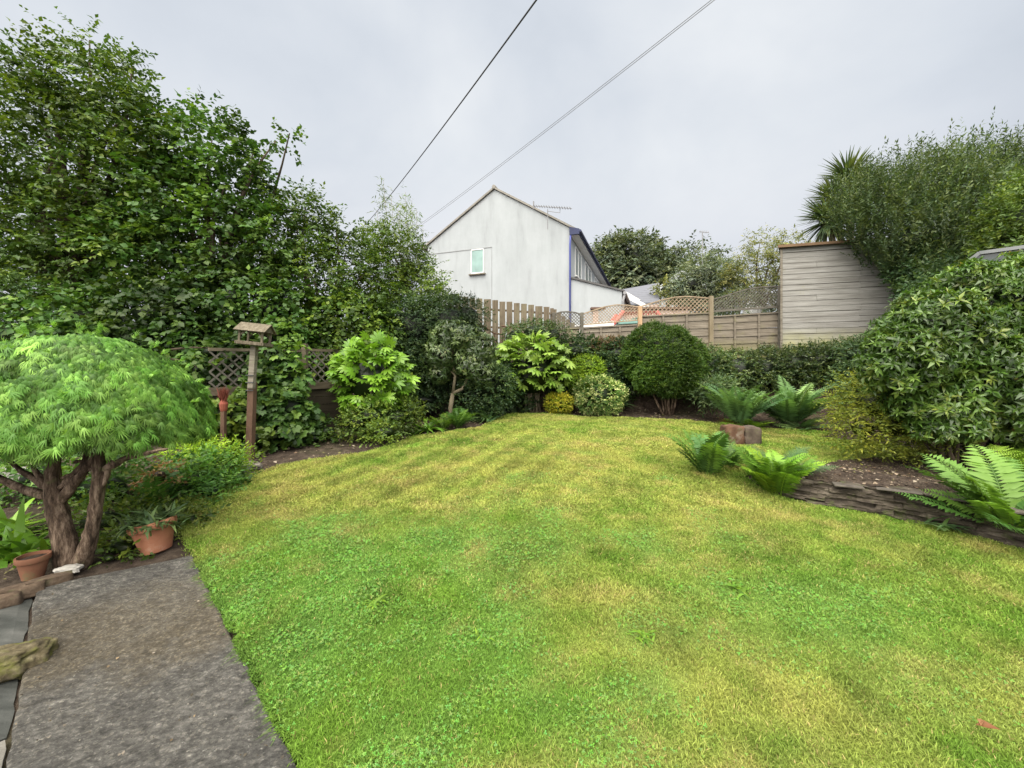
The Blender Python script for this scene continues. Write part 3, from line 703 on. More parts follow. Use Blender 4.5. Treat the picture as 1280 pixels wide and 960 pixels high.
# clover leaflets among the grass
for (n, y0, y1, sz) in ((110000, .9, 2.6, .0056), (110000, 2.6, 6.0, .0072)):
    x, y = scatter_lawn(n, y0, y1); yl, cl, tan, c = lawn_fields(x, y)
    k = rng.random(len(x)) < .55 * (cl * 1.1) ** 1.3 * (.15 + 1.0 * (vnoise(x * 7 + 5, y * 7) > .5)); x = x[k]; y = y[k]; m = len(x)
    z = gz(x, y) + rng.uniform(.012, .036, m); s = sz * rng.uniform(.6, 1.3, m); a0 = rng.uniform(0, 6.28, m)
    tl = rng.normal(size=(m, 2)) * .35
    cc = np.stack([.178 * rng.uniform(.75, 1.35, m), .345 * rng.uniform(.78, 1.25, m), .064 * rng.uniform(.7, 1.5, m)], 1)
    for t in range(3):
        a = a0 + t * 2.094
        q = []
        for (r, da) in ((0, 0), (.75, .55), (1.15, .25), (1.15, -.25), (.75, -.55)):
            X = r * np.cos(a + da) * s; Y_ = r * np.sin(a + da) * s
            q.append(np.stack([x + X, y + Y_, z + X * tl[:, 0] + Y_ * tl[:, 1]], 1))
        VV = np.stack(q, 1)
        T5 = np.array([(0, 2, 1), (0, 3, 2), (0, 4, 3)])[None] + (np.arange(m) * 5)[:, None, None] + gn
        GV.append(VV.reshape(-1, 3)); GC.append(np.repeat(cc[:, None], 5, 1).reshape(-1, 3)); GT.append(T5.reshape(-1, 3)); gn += m * 5
# tufts hanging over the edge of the path
m = 3000; t = rng.random(m); e0_ = np.array(LP[3]); e1_ = np.array(LP[1]); dn = np.array((-.70, -.71))
cl_ = vnoise(t * 26, t * 0 + 4); kk_ = cl_ > .5; t = t[kk_]; m = len(t)
pp_ = e0_ * (1 - t)[:, None] + e1_ * t[:, None] + rng.normal(size=(m, 2)) * .012
d2 = dn + rng.normal(size=(m, 2)) * .7; h = rng.uniform(.010, .028, m) * (.5 + cl_[kk_])
p0 = np.stack([pp_[:, 0], pp_[:, 1], gz(pp_[:, 0], pp_[:, 1]) + .002], 1); dd = np.stack([d2[:, 0], d2[:, 1], np.zeros(m)], 1)
mid = p0 + dd * (h * .45)[:, None] + UPV * (h * .65)[:, None]; tip = p0 + dd * (h * 1.15)[:, None] + UPV * (h * .45)[:, None]
a2 = rng.uniform(0, 6.28, m); ww = np.stack([np.cos(a2), np.sin(a2), np.zeros(m)], 1) * (.0022 * rng.uniform(.7, 1.3, m))[:, None]
VV = np.stack([p0 - ww, p0 + ww, mid - ww * .8, mid + ww * .8, tip], 1)
cc = lawn_colour(p0[:, 0], p0[:, 1]) * rng.uniform(.6, 1.15, m)[:, None]
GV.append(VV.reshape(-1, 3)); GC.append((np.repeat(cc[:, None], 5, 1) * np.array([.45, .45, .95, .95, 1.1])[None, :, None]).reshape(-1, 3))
GT.append((np.array([(0, 1, 3), (0, 3, 2), (2, 3, 4)])[None] + (np.arange(m) * 5)[:, None, None] + gn).reshape(-1, 3)); gn += m * 5
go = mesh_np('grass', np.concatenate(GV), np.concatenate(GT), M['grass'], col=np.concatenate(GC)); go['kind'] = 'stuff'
tag(go, 'mown lawn of green and yellowing grass with clover patches', 'grass')

# litter on the soil
def litter(n, poly, zf, sz=.02):
    pl = np.array(poly); x = rng.uniform(pl[:, 0].min(), pl[:, 0].max(), n); y = rng.uniform(pl[:, 1].min(), pl[:, 1].max(), n)
    k = inside(x, y, pl); x = x[k]; y = y[k]
    return np.stack([x, y, zf(x, y) + .006], 1)

# ------------------------------------------------------------------ concrete path
PA = [G(240, 697)[:2], G(45, 740)[:2]]
dirp = np.array((.713, -.701))
far_r = np.array(PA[0]); far_l = np.array(PA[1])
def slab(name, quad, z, th, mat, nu=60, nv=60, rough=.006):
    q = [np.array(c, float) for c in quad]
    vs = []; fs = []
    for j in range(nv + 1):
        for i in range(nu + 1):
            u = i / nu; v = j / nv
            p = q[0] * (1 - u) * (1 - v) + q[1] * u * (1 - v) + q[2] * u * v + q[3] * (1 - u) * v
            e = min(u, 1 - u, v, 1 - v)
            jit = (mnoise.noise(Vector((p[0] * 9, p[1] * 9, 3))) * .009 if e == 0 else 0)
            h = mnoise.noise(Vector((p[0] * 2.5, p[1] * 2.5, 1))) * rough + mnoise.noise(Vector((p[0] * 14, p[1] * 14, 5))) * rough * .35 - (.008 if e == 0 else 0)
            vs.append((p[0] + jit, p[1] + jit, gz1(p[0], p[1]) + z + h))
    for j in range(nv):
        for i in range(nu):
            a = j * (nu + 1) + i; fs.append((a, a + 1, a + nu + 2, a + nu + 1))
    ring = [i for i in range(nu + 1)] + [(j + 1) * (nu + 1) + nu for j in range(nv)] + [nv * (nu + 1) + nu - 1 - i for i in range(nu)] + [(nv - 1 - j) * (nu + 1) for j in range(nv - 1)]
    n0 = len(vs)
    for r_ in ring: vs.append((vs[r_][0], vs[r_][1], vs[r_][2] - th))
    for k in range(len(ring)):
        k2 = (k + 1) % len(ring); fs.append((ring[k2], ring[k], n0 + k, n0 + k2))
    mb = MB(); mb.add(vs, fs)
    return mb.build(name, mat, smooth=False)
nr = np.array((-.05, .80)); nl = np.array((-.95, .63))
pa = slab('path', [far_l, far_l + (G(10, 960)[:2] - far_l) * 1.9, far_r + (G(365, 960)[:2] - far_r) * 1.6, far_r], .022, .09, M['path'], 70, 70)
pa['kind'] = 'structure'
# lower paving strip left of the path
M['paving'] = surf('pale_paving', [(.25, (.085, .08, .068)), (.5, (.17, .16, .14)), (.8, (.30, .285, .25))], scale=(6, 6, 6), detail=12, nrough=.75, bump=.9, bscale=24, spots=[(5, (.17, .17, .08), .56, .5)])
M['paving_d'] = surf('dark_paving', [(.28, (.020, .022, .020)), (.5, (.05, .053, .049)), (.75, (.10, .10, .094))], scale=(3, 9, 3), detail=10, bump=.5, bscale=24)
off = np.array((-.012, -.010))
e0 = far_l + off; e1 = far_l + (G(10, 960)[:2] - far_l) * 1.9 + off
perp = np.array((-.68, -.73))
pm = e0 + (e1 - e0) * .46
p2 = slab('paving', [e0 + perp * 1.2, pm + perp * 1.2, pm, e0], -.01, .06, M['paving_d'], 24, 24); p2['kind'] = 'structure'
pn = pm + (e1 - e0) * .012
p3 = slab('paving', [pn + perp * 1.2, e1 + perp * 1.2, e1, pn], .004, .08, M['paving'], 24, 24); p3['kind'] = 'structure'

# ------------------------------------------------------------------ rocks, bricks, stones
def rock(name, label, c, size, mat, seed=0, rough=.35, flat=.0, cat='rock', group=None, rotz=0):
    bm = bmesh.new(); bmesh.ops.create_icosphere(bm, subdivisions=5, radius=1)
    rz = Matrix.Rotation(rotz, 3, 'Z')
    for v in bm.verts:
        d = v.co.normalized()
        n = mnoise.noise(d * 1.3 + Vector((seed * 7.1, seed, 3))) * rough + mnoise.noise(d * 3.7 + Vector((seed, 9, seed * 3))) * rough * .4 + mnoise.noise(d * 9 + Vector((seed, 2, 1))) * rough * .16 + mnoise.noise(d * 24 + Vector((seed, 2, 1))) * rough * .07
        # squarish ledges
        q = Vector([math.copysign(abs(k) ** .65, k) for k in d]) * (1 + n)
        v.co = rz @ Vector((q.x * size[0], q.y * size[1], q.z * size[2]))
    me = bpy.data.meshes.new(name); bm.to_mesh(me); bm.free()
    for p in me.polygons: p.use_smooth = True
    o = bpy.data.objects.new(name, me); COL.objects.link(o); o.location = [float(k) for k in c]; me.materials.append(mat)
    return tag(o, label, cat, group)
c = G(2, 852)
rock('mossy_rock', 'large mossy brown rock lying at the left edge of the path', (c[0] - .08, c[1] + .04, c[2] + .04), (.19, .11, .08), M['moss_rock'], 2, rotz=R(28), rough=.30)
c = G(85, 718); rock('pale_stone', 'small whitish stone at the foot of the domed tree', (c[0], c[1], c[2] + .02), (.075, .035, .028), M['pale_rock'], 5, rotz=R(25), cat='stone')
M['edge_stone'] = surf('edge_stone', [(.25, (.07, .06, .05)), (.5, (.17, .15, .125)), (.8, (.33, .30, .26))], scale=(8, 8, 14), detail=10, bump=1, bscale=20, rough=.9, spots=[(8, (.09, .11, .035), .57, .7)])
for i, (px, py, sx_, sz_) in enumerate(((228, 612, .20, .07), (255, 602, .24, .10), (283, 596, .22, .075), (303, 588, .18, .06))):
    c = G(px, py)
    rock('edging_rock', ['squat edging rock nearest the large terracotta pot, at the lawn edge', 'biggest grey edging rock along the left lawn edge, beside the pot plants', 'flat grey edging rock between the biggest one and the bird table', 'small edging rock right at the foot of the bird table post'][i],
         (c[0], c[1] + .05, c[2] + .03), (sx_, .10, sz_), M['edge_stone'], 10 + i, group='rocks edging the left lawn edge', rotz=R(35))
def brick_obj(name, label, c, size, rz, mat, group=None, seed=0, cat='brick', tilt=0):
    bm = bmesh.new(); bmesh.ops.create_cube(bm, size=1)
    bmesh.ops.subdivide_edges(bm, edges=bm.edges[:], cuts=7, use_grid_fill=True)
    Mx = Matrix.Rotation(rz, 3, 'Z') @ Matrix.Rotation(tilt, 3, 'X')
    for v in bm.verts:
        q = Vector((v.co.x * size[0], v.co.y * size[1], v.co.z * size[2]))
        d = q + Vector((seed * 3.1, seed, 0))
        e = sum(1 for k in v.co if abs(k) > .49)
        ru = .016 if e == 1 else .030
        q += Vector((mnoise.noise(d * 9), mnoise.noise(d * 9 + Vector((5, 0, 0))), mnoise.noise(d * 9 + Vector((0, 5, 0))))) * ru * min(1, size[2] / .15 + .3)
        if e >= 2: q *= (1 - .018 * e)
        v.co = Mx @ q
    me = bpy.data.meshes.new(name); bm.to_mesh(me); bm.free()
    for p in me.polygons: p.use_smooth = True
    o = bpy.data.objects.new(name, me); COL.objects.link(o); o.location = [float(k) for k in c]; me.materials.append(mat)
    return tag(o, label, cat, group)
for i, (px, py) in enumerate(((-8, 762), (22, 750), (58, 735))):
    c = G(px, py)
    brick_obj('edging_brick', ['edging brick cut off by the left photo edge', 'middle edging brick in front of the small terracotta pot', 'edging brick next to the corner of the path'][i], (c[0], c[1] + .02, c[2] + .03), (.21, .10, .09), R(38 + 6 * i), M['edge_brick'], 'bricks edging the tree bed', i)

# old brick block at the end of the raised bed
c = G(929, 556)
blk = empty('masonry_block', 'old weathered red and grey masonry block standing on the lawn behind the ferns', 'block', c)
def block_part(name, cc, size, mat, rz, seed):
    o = brick_obj(name, '', cc, size, rz, mat, seed=seed)
    del o['label']; del o['category']
    o.parent = blk; o.location = [float(cc[k] - c[k]) for k in range(3)]
    return o
block_part('red_block', (c[0] - .13, c[1] + .10, c[2] + .15), (.30, .28, .33), M['brick'], R(-8), 3)
block_part('grey_block', (c[0] + .155, c[1] + .09, c[2] + .14), (.27, .28, .31), surf('grey_brown_block', [(.25, (.05, .037, .028)), (.8, (.15, .115, .09))], scale=(7, 7, 7), bump=.9, bscale=26, spots=[(8, (.11, .12, .05), .56, .6)]), R(-4), 8)

# raised soil bed and its stone wall
WALL = np.array([(2.92, 4.55), (3.05, 4.28), (3.62, 3.92), (3.98, 3.62), (4.25, 3.25), (4.8, 2.95), (5.8, 2.6)])
BED = np.array([(2.97, 4.55), (3.12, 4.33), (3.66, 3.98), (4.04, 3.68), (4.32, 3.32), (4.85, 3.03), (5.8, 2.7), (8, 3.0), (8.5, 6.0), (6.6, 6.0), (5.4, 5.75), (4.3, 5.55), (3.4, 5.45), (3.0, 5.1)])
def wall_dist(x, y):
    d = np.full(np.shape(x), 1e9)
    for i in range(len(WALL) - 1):
        a_, b_ = WALL[i], WALL[i + 1]; ab = b_ - a_
        t = np.clip(((x - a_[0]) * ab[0] + (y - a_[1]) * ab[1]) / (ab @ ab), 0, 1)
        d = np.minimum(d, np.hypot(x - a_[0] - t * ab[0], y - a_[1] - t * ab[1]))
    return d
def bed_z(x, y):
    d = wall_dist(x, y); t = sstep(.5, 1.6, d)
    return (1 - t) * (.405 + .05 * sstep(.0, .6, d)) + t * (gz(x, y) + .05) + (fbm(x * 6, y * 6, 3) - .5) * .04
bx_ = np.arange(2.8, 8.7, .06); by_ = np.arange(2.5, 6.2, .06)
XX, YY = np.meshgrid(bx_, by_); nx = len(bx_)
V = np.stack([XX, YY, bed_z(XX, YY)], -1).reshape(-1, 3)
cx = XX[:-1, :-1].ravel() + .03; cy = YY[:-1, :-1].ravel() + .03
ii, jj = np.meshgrid(np.arange(nx - 1), np.arange(len(by_) - 1)); a = (jj * nx + ii).ravel()[inside(cx, cy, BED)]
Tt = np.concatenate([np.stack([a, a + 1, a + nx + 1], 1), np.stack([a, a + nx + 1, a + nx], 1)])
used = np.unique(Tt); remap = np.zeros(len(V), int); remap[used] = np.arange(len(used))
so_ = mesh_np('soil', V[used], remap[Tt], M['soil'], smooth=True); so_['kind'] = 'structure'

wl = empty('stone_wall', 'low dry stone retaining wall with slate coping along the raised soil bed', 'wall', (3.6, 3.95, gz1(3.6, 3.95)))
def along(poly, s):
    for i in range(len(poly) - 1):
        L_ = np.linalg.norm(poly[i + 1] - poly[i])
        if s <= L_: t = (poly[i + 1] - poly[i]) / L_; return poly[i] + t * s, t
        s -= L_
    t = norm((poly[-1] - poly[-2])[None])[0]; return poly[-1], t
tot = sum(np.linalg.norm(WALL[i + 1] - WALL[i]) for i in range(len(WALL) - 1))
ns = int(tot / .012); nzr = 34; vs = []; fs = []
for i in range(ns + 1):
    sd = tot * i / ns; pc, t = along(WALL, min(sd, tot - 1e-4)); zg = gz1(pc[0], pc[1]) - .04; top = .41 + .02 * mnoise.noise(Vector((sd * 3, 0, 0)))
    nout = np.array((t[1], -t[0]))
    for k in range(nzr + 3):
        f = min(k / nzr, 1); z = zg + (top - zg) * f
        blk = math.floor(sd * 2.7 + .8 * mnoise.noise(Vector((sd * .9, math.floor(f * 6) * 3.3, 0)))) ; row = math.floor(f * 6 + .7 * mnoise.noise(Vector((sd * 1.4, 5, 0))))
        cell = mnoise.cell(Vector((blk * 1.7 + .3, row * 2.3 + .3, .5)))
        d = (cell - .3) * .055 + mnoise.noise(Vector((sd * 6, z * 40, 2))) * .022 + mnoise.noise(Vector((sd * 22, z * 70, 4))) * .010 + mnoise.noise(Vector((sd * 60, z * 120, 7))) * .005
        d += -.02 * f + .01
        if k > nzr: d -= .07 * (k - nzr); z += .0
        q = pc + nout * d
        vs.append((q[0], q[1], z))
m_ = nzr + 3
for i in range(ns):
    for k in range(m_ - 1): fs.append((i * m_ + k, (i + 1) * m_ + k, (i + 1) * m_ + k + 1, i * m_ + k + 1))
mb = MB(); mb.add(vs, fs); mb.build('stone_face', M['stone'], wl)
mb = MB(); s = 0
while s < tot:
    L_ = random.uniform(.22, .42); pc, t = along(WALL, min(s + L_ / 2, tot)); ang = math.atan2(t[1], t[0])
    mb.box((pc[0] + .01, pc[1] + .03, .408 + random.uniform(-.012, .012)), (L_ * random.uniform(.5, .95), random.uniform(.12, .22), random.uniform(.012, .024)), Matrix.Rotation(ang + random.uniform(-.1, .1), 3, 'Z') @ Matrix.Rotation(random.uniform(-.06, .06), 3, 'X') @ Matrix.Rotation(random.uniform(-.05, .05), 3, 'Y'))
    s += L_ * random.choice((1, 1, 1.8))
mb.build('coping', M['coping'], wl, bevel=.006)

# ------------------------------------------------------------------ litter (dead leaves and chips)
LV = Leaves()
def lit(n, poly, zf, cols, smin, smax):
    p = litter(n, poly, zf); m = len(p)
    a_ = rng.uniform(0, 6.28, m)
    d = np.stack([np.cos(a_), np.sin(a_), rng.normal(size=m) * .25], 1)
    nr_ = np.array([0, 0, 1]) + rng.normal(size=(m, 3)) * .35
    k0 = LV.n
    LV.add(ROUND, p, d, nr_, rng.uniform(smin, smax, m), 0, 1)
    cc = np.array(cols)[rng.integers(0, len(cols), m)] * rng.uniform(.6, 1.3, m)[:, None]
    LV.C[-1] = np.repeat(cc, len(ROUND[0]), 0)
soilc = [(.09, .06, .04), (.15, .10, .065), (.22, .17, .12), (.06, .045, .03), (.30, .25, .19), (.14, .13, .05)]
lit(5200, BED, bed_z, soilc, .012, .05); lit(16000, BED, bed_z, [(.05, .035, .025), (.10, .07, .05), (.16, .125, .09), (.035, .026, .02)], .008, .022)
backbed = [G(310, 590)[:2], G(400, 572)[:2], G(490, 556)[:2], G(602, 533)[:2], G(640, 516)[:2], (0, 11), (-1.5, 11), (-4, 8), (-5, 6)]
lit(2600, backbed, gz, soilc, .02, .06)
lit(2200, [G(640, 517)[:2], G(800, 524)[:2], G(1040, 541)[:2], (7.5, 7.5), (8, 10.2), (1, 10.2)], gz, soilc, .02, .06)
lit(1500, [(-5.2, 2.6), (-3.3, 2.9), (-2.75, 3.4), (-2.9, 4.3), (-3.6, 5.1), (-5.5, 5.5)], gz, soilc + [(.16, .2, .04)], .012, .04)
lit(1100, [far_l, G(10, 960)[:2], G(365, 960)[:2], far_r], lambda x, y: gz(x, y) + .022, [(.16, .145, .12), (.05, .045, .04), (.10, .08, .05), (.26, .24, .2)], .003, .008)
lit(160, [far_l, G(10, 960)[:2], G(365, 960)[:2], far_r], lambda x, y: gz(x, y) + .024, [(.12, .09, .05), (.20, .15, .09), (.22, .19, .15), (.07, .06, .045)], .006, .018)
lo_ = LV.build('leaf_litter', M['dead']); lo_['kind'] = 'stuff'; tag(lo_, 'dead leaves and bark chips scattered over the soil and path', 'leaf litter')
c = G(1232, 921)
bl = Leaves(); bl.add(T_leaf(.5, .22, -.1), [c + np.array([-.03, .012, .035])], [(.8, -.45, .05)], [(0.2, -.3, 1)], .075, 0, 1); bl.C[-1][:] = (.17, .075, .035)
bl.add(T_leaf(.4, .2, .2), [c + np.array([-.02, .0, .04])], [(.6, .5, .2)], [(0.2, .3, 1)], .05, 0, 1); bl.C[-1][:] = (.24, .125, .06)
tag(bl.build('fallen_leaf', M['dead'], base=c), 'curled reddish brown dead leaf lying on the lawn', 'leaf')
# ================================================================== built things
# ------------------------------------------------------------------ white house
AL = R(20)
HU = np.array((-math.cos(AL), math.sin(AL), 0)); HV = np.array((math.sin(AL), math.cos(AL), 0)); UP = np.array((0, 0, 1.0))
HC = np.array((2.48, 17.0, 0)); HW = 6.98; HL = 12.6; EZ = 7.70; AZ = EZ + 2.18; HB = 2.0
hs = empty('white_house', 'white rendered gabled house with blue downpipe and small window beyond the fence', 'house', HC + UP * HB)
def hp(u, v, z): return HC + HU * u + HV * v + UP * z
mb = MB()
mb.add([hp(0, 0, HB), hp(HW, 0, HB), hp(HW, 0, EZ), hp(HW / 2, 0, AZ), hp(0, 0, EZ),
        hp(0, HL, HB), hp(HW, HL, HB), hp(HW, HL, EZ), hp(HW / 2, HL, AZ), hp(0, HL, EZ)],
       [(0, 4, 3, 2, 1), (5, 6, 7, 8, 9), (0, 5, 9, 4), (1, 2, 7, 6)])
mb.build('wall', M['render'], hs)
mb = MB()
for (ua, ub) in ((-.32, HW / 2), (HW + .32, HW / 2)):
    za = EZ - .32 * 2.18 / (HW / 2)
    t = .09
    q = [hp(ua, -.09, za + .02), hp(ub, -.09, AZ + .02), hp(ub, HL + .1, AZ + .02), hp(ua, HL + .1, za + .02)]
    mb.add(q + [c_ + UP * t for c_ in q], [(0, 1, 2, 3), (7, 6, 5, 4), (0, 4, 5, 1), (1, 5, 6, 2), (2, 6, 7, 3), (3, 7, 4, 0)])
rf = mb.build('roof', M['verge'], hs)
mb = MB(); mb.tube([hp(HW / 2, -.1, AZ + .10), hp(HW / 2, HL + .1, AZ + .10)], .09, 8); mb.build('ridge', M['verge'], rf)
# eaves: navy fascia box, soffit and gutter along the right side
mb = MB()
za = EZ - .32 * 2.18 / (HW / 2)
mb.beam(hp(-.36, -.10, za + .01), hp(-.36, HL + .1, za + .01), .05, .17)
mb.tube([hp(-.44, -.12, za + .01), hp(-.44, HL + .1, za + .01)], .05, 8)
mb.add([hp(.02, -.11, EZ + .03), hp(-.40, -.11, za + .10), hp(-.40, -.11, za - .12), hp(.02, -.11, za - .12), hp(.02, -.012, EZ + .03), hp(-.40, -.012, za + .10), hp(-.40, -.012, za - .12), hp(.02, -.012, za - .12)],
       [(0, 1, 2, 3), (7, 6, 5, 4), (0, 4, 5, 1), (1, 5, 6, 2), (2, 6, 7, 3), (3, 7, 4, 0)])
mb.build('gutter', M['navy'], hs)
mb = MB(); mb.beam(hp(-.17, 0, za - .10), hp(-.17, HL, za - .10), .32, .02); mb.build('soffit', M['white'], hs)
mb = MB(); mb.tube([hp(-.02, -.06, za - .12), hp(.0, -.07, za - .5), hp(.0, -.07, 2.2)], .038, 8); mb.build('downpipe', M['blue'], hs, smooth=True)
def window(parent, o_, ax, nrm_, w_, h_, mat_pane, sash=False, name='window', depth=.05, fr=.05):
    """window whose lower left corner is o_, running along ax"""
    n_ = nrm_ * .012
    mb = MB(); a0 = o_ + n_
    for (p_, q_) in (((0, 0), (1, 0)), ((0, 1), (1, 1))):
        mb.beam(a0 + ax * (p_[0] * w_) + UP * (p_[1] * h_), a0 + ax * (q_[0] * w_) + UP * (q_[1] * h_), fr, depth, up=tuple(nrm_))
    for u_ in ((0, 1, .5) if sash else (0, 1)):
        mb.beam(a0 + ax * (u_ * w_) + UP * fr / 2, a0 + ax * (u_ * w_) + UP * (h_ - fr / 2), fr, depth, up=tuple(nrm_))
    fo = mb.build(name, M['white'], parent, bevel=.004)
    mb = MB(); mb.add([o_ + n_ + ax * (w_ * a_) + UP * (h_ * b_) for a_, b_ in ((0, 0), (1, 0), (1, 1), (0, 1))], [(0, 1, 2, 3)]); mb.build('pane', mat_pane, fo)
    mb = MB(); mb.beam(o_ + nrm_ * .05 - ax * .1 - UP * .07, o_ + nrm_ * .05 + ax * (w_ + .1) - UP * .07, .14, .05); mb.build('sill', M['grey_wood'] if not sash else M['white'], fo)
    return fo
window(hs, hp(4.64, 0, 6.16), -HU, -HV, .62, 1.08, M['frosted'])
M['joint'] = surf('render_joint', [(.3, (.22, .225, .23)), (.8, (.31, .32, .325))], bump=0)
# shallow band and joint lines of the render
mb = MB()
mb.beam(hp(3.62, -.006, 7.28), hp(HW - .02, -.006, 7.28), .02, .03); mb.beam(hp(3.62, -.006, 7.29), hp(3.62, -.006, 4.6), .012, .014, up=(0, 1, 0))
mb.build('render_joint', M['joint'], hs)
# side windows
SN = -HU
for (v0, w_) in ((1.0, 1.5), (3.6, 2.0), (7.0, 1.6), (9.6, 1.8)):
    window(hs, hp(0, v0, 5.95), HV, SN, w_, 1.25, M['pane'], sash=True)
# lean-to extension
LT = 2.12
mb = MB()
z0 = 5.55; z1 = 4.86
q = [hp(0, .004, HB), hp(-LT, .004, HB), hp(-LT, .004, z1), hp(0, .004, z0), hp(0, 9, HB), hp(-LT, 9, HB), hp(-LT, 9, z1), hp(0, 9, z0)]
mb.add(q, [(0, 1, 2, 3), (7, 6, 5, 4), (1, 5, 6, 2)]); mb.build('extension', M['render'], hs)
mb = MB()
q = [hp(.0, -.07, z0 + .01), hp(-LT - .12, -.07, z1 - .03), hp(-LT - .12, 9.1, z1 - .03), hp(.0, 9.1, z0 + .01)]
mb.add(q + [c_ + UP * .07 for c_ in q], [(0, 1, 2, 3), (7, 6, 5, 4), (0, 4, 5, 1), (1, 5, 6, 2), (2, 6, 7, 3), (3, 7, 4, 0)]); mb.build('extension_roof', M['slate'], hs)
mb = MB(); mb.tube([hp(-LT - .12, -.1, z1 - .08), hp(-LT - .12, 9, z1 - .08)], .07, 8); mb.tube([hp(-LT - .12, -.02, z1 - .1), hp(-LT - .05, -.06, z1 - .4), hp(-LT - .05, -.06, 3)], .05, 8); mb.build('extension_gutter', M['metal'], hs)
# aerial on the roof slope
ae = MB()
m0 = hp(.98, -.05, 0); 
ae.tube([P(684.5, 287, 17.0) + np.array((0, -.03, 0)), P(684.5, 262, 17.0) + np.array((0, -.03, 0))], .018, 6)
A0 = P(667, 257.5, 17.0); A1 = P(715, 260.5, 16.4)
ae.tube([A0, A1], .014, 6)
dA = (A1 - A0)
for i in range(15):
    q = A0 + dA * (i + .3) / 15; pr = np.array((.34, .94, 0)) * .16
    ae.tube([q - pr, q + pr], .008, 5)
    ae.tube([q - UP * .05, q + UP * .05], .008, 5)
ae.tube([P(684.5, 264, 17.0), P(700, 266, 16.8), P(700, 260, 16.6)], .012, 5)
ae.tube([A0 - UP * .12, A0 + UP * .2], .03, 5)
tag(ae.build('aerial', M['metal'], base=m0), 'long television aerial on the white house gable', 'aerial')

# neighbouring roofs seen behind
def poly_house(name, label, wallq, roofq, wm, rm, Yd):
    base = np.array(wallq[0])
    h = empty(name, label, 'house', base)
    mb = MB(); back = np.array((0, Yd, 0))
    n = len(wallq); q = [np.array(k) for k in wallq]
    mb.add(q + [k + back for k in q], [tuple(range(n - 1, -1, -1)), tuple(range(n, 2 * n))] + [(i, (i + 1) % n, n + (i + 1) % n, n + i) for i in range(n)])
    mb.build('wall', wm, h)
    mb = MB(); q = [np.array(k) for k in roofq]; n = len(q); t = np.array((0, 0, .08))
    mb.add(q + [k + t for k in q], [tuple(range(n - 1, -1, -1)), tuple(range(n, 2 * n))] + [(i, (i + 1) % n, n + (i + 1) % n, n + i) for i in range(n)])
    r_ = mb.build('roof', rm, h)
    return h, r_
def tiled(name, c1, c2, rows):
    m, nt, N, L = newmat(name)
    tc = N.new('ShaderNodeTexCoord'); sx = N.new('ShaderNodeSeparateXYZ'); L.new(tc.outputs['Object'], sx.inputs[0])
    mu = nd(N, 'ShaderNodeMath', operation='MULTIPLY'); mu.inputs[1].default_value = rows; L.new(sx.outputs[2], mu.inputs[0])
    fr = nd(N, 'ShaderNodeMath', operation='FRACT'); L.new(mu.outputs[0], fr.inputs[0])
    n = nd(N, 'ShaderNodeTexNoise', Scale=5.0, Detail=6); L.new(tc.outputs['Object'], n.inputs['Vector'])
    ad = nd(N, 'ShaderNodeMath', operation='MULTIPLY_ADD'); ad.inputs[1].default_value = .5; L.new(n.outputs[0], ad.inputs[0]); L.new(fr.outputs[0], ad.inputs[2])
    r = ramp(N, [(.2, c1), (.42, c2), (1, c2)]); L.new(ad.outputs[0], r.inputs[0])
    b = nd(N, 'ShaderNodeBsdfPrincipled'); b.inputs['Roughness'].default_value = .7; L.new(r.outputs[0], b.inputs['Base Color'])
    o = N.new('ShaderNodeOutputMaterial'); L.new(b.outputs[0], o.inputs[0]); return m
tr = tiled('ridged_tiles', (.05, .05, .06), (.14, .145, .17), 5.2)
Y1, Y2 = 21, 25
ro = [P(768, 384, Y1), P(824, 379, Y1), P(824, 355, Y2), P(773, 364, Y2)]
h_, r_ = poly_house('outbuilding', 'low outbuilding with ridged blue grey tiled roof beside the white house', [P(768, 420, Y1), P(824, 420, Y1), P(824, 380, Y1), P(768, 385, Y1)], ro, M['pink_wall'], tr, 4)
mb = MB(); mb.beam(P(780, 369, 20.2), P(810, 384, 19.4), .28, .16); mb.beam(P(783, 366, 20.6), P(800, 376, 20.2), .12, .10); mb.beam(P(770, 386, 20.0), P(811, 384.5, 19.4), .1, .14); mb.build('bargeboard', M['white'], h_)
ro = [P(815, 366, 27), P(905, 366, 27), P(880, 338, 30), P(850, 340, 30)]
h_, r_ = poly_house('bungalow', 'distant bungalow with pale grey hipped roof half hidden by trees', [P(822, 420, 27.2), P(900, 420, 27.2), P(900, 365, 27.2), P(822, 365, 27.2)], ro, M['render'], tiled('pale_tiles', (.14, .147, .16), (.25, .26, .275), 3.2), 4)
# garden building: low white wall and pink garage front behind the trellis
g_ = empty('garage', 'pinkish rendered garage showing through the arched trellis', 'garage', P(770, 425, 16.5))
mb = MB(); q0 = P(742, 425, 16.5); q1 = P(868, 420, 16.0)
mb.box(((q0[0] + q1[0]) / 2, 17.2, (2.2 + EYE + 79 / F * 16.5) / 2), (q1[0] - q0[0], 1.2, EYE + 79 / F * 16.5 - 2.2)); mb.build('wall', M['pink_wall'], g_)
mb = MB(); mb.box(((q0[0] + q1[0]) / 2, 17.2, EYE + 80 / F * 16.5 + .03), (q1[0] - q0[0] + .2, 1.4, .08)); mb.build('roof', M['felt'], g_)
mb = MB(); a_ = P(690, 416, 13.0); b_ = P(768, 407, 13.0)
mb.beam(a_ + UP * -.35, b_ + UP * -.35, .25, 1.0); o_ = mb.build('white_wall', M['white'], base=a_)
o2 = tag(o_, 'low white wall just behind the left end of the trellis fence', 'wall')

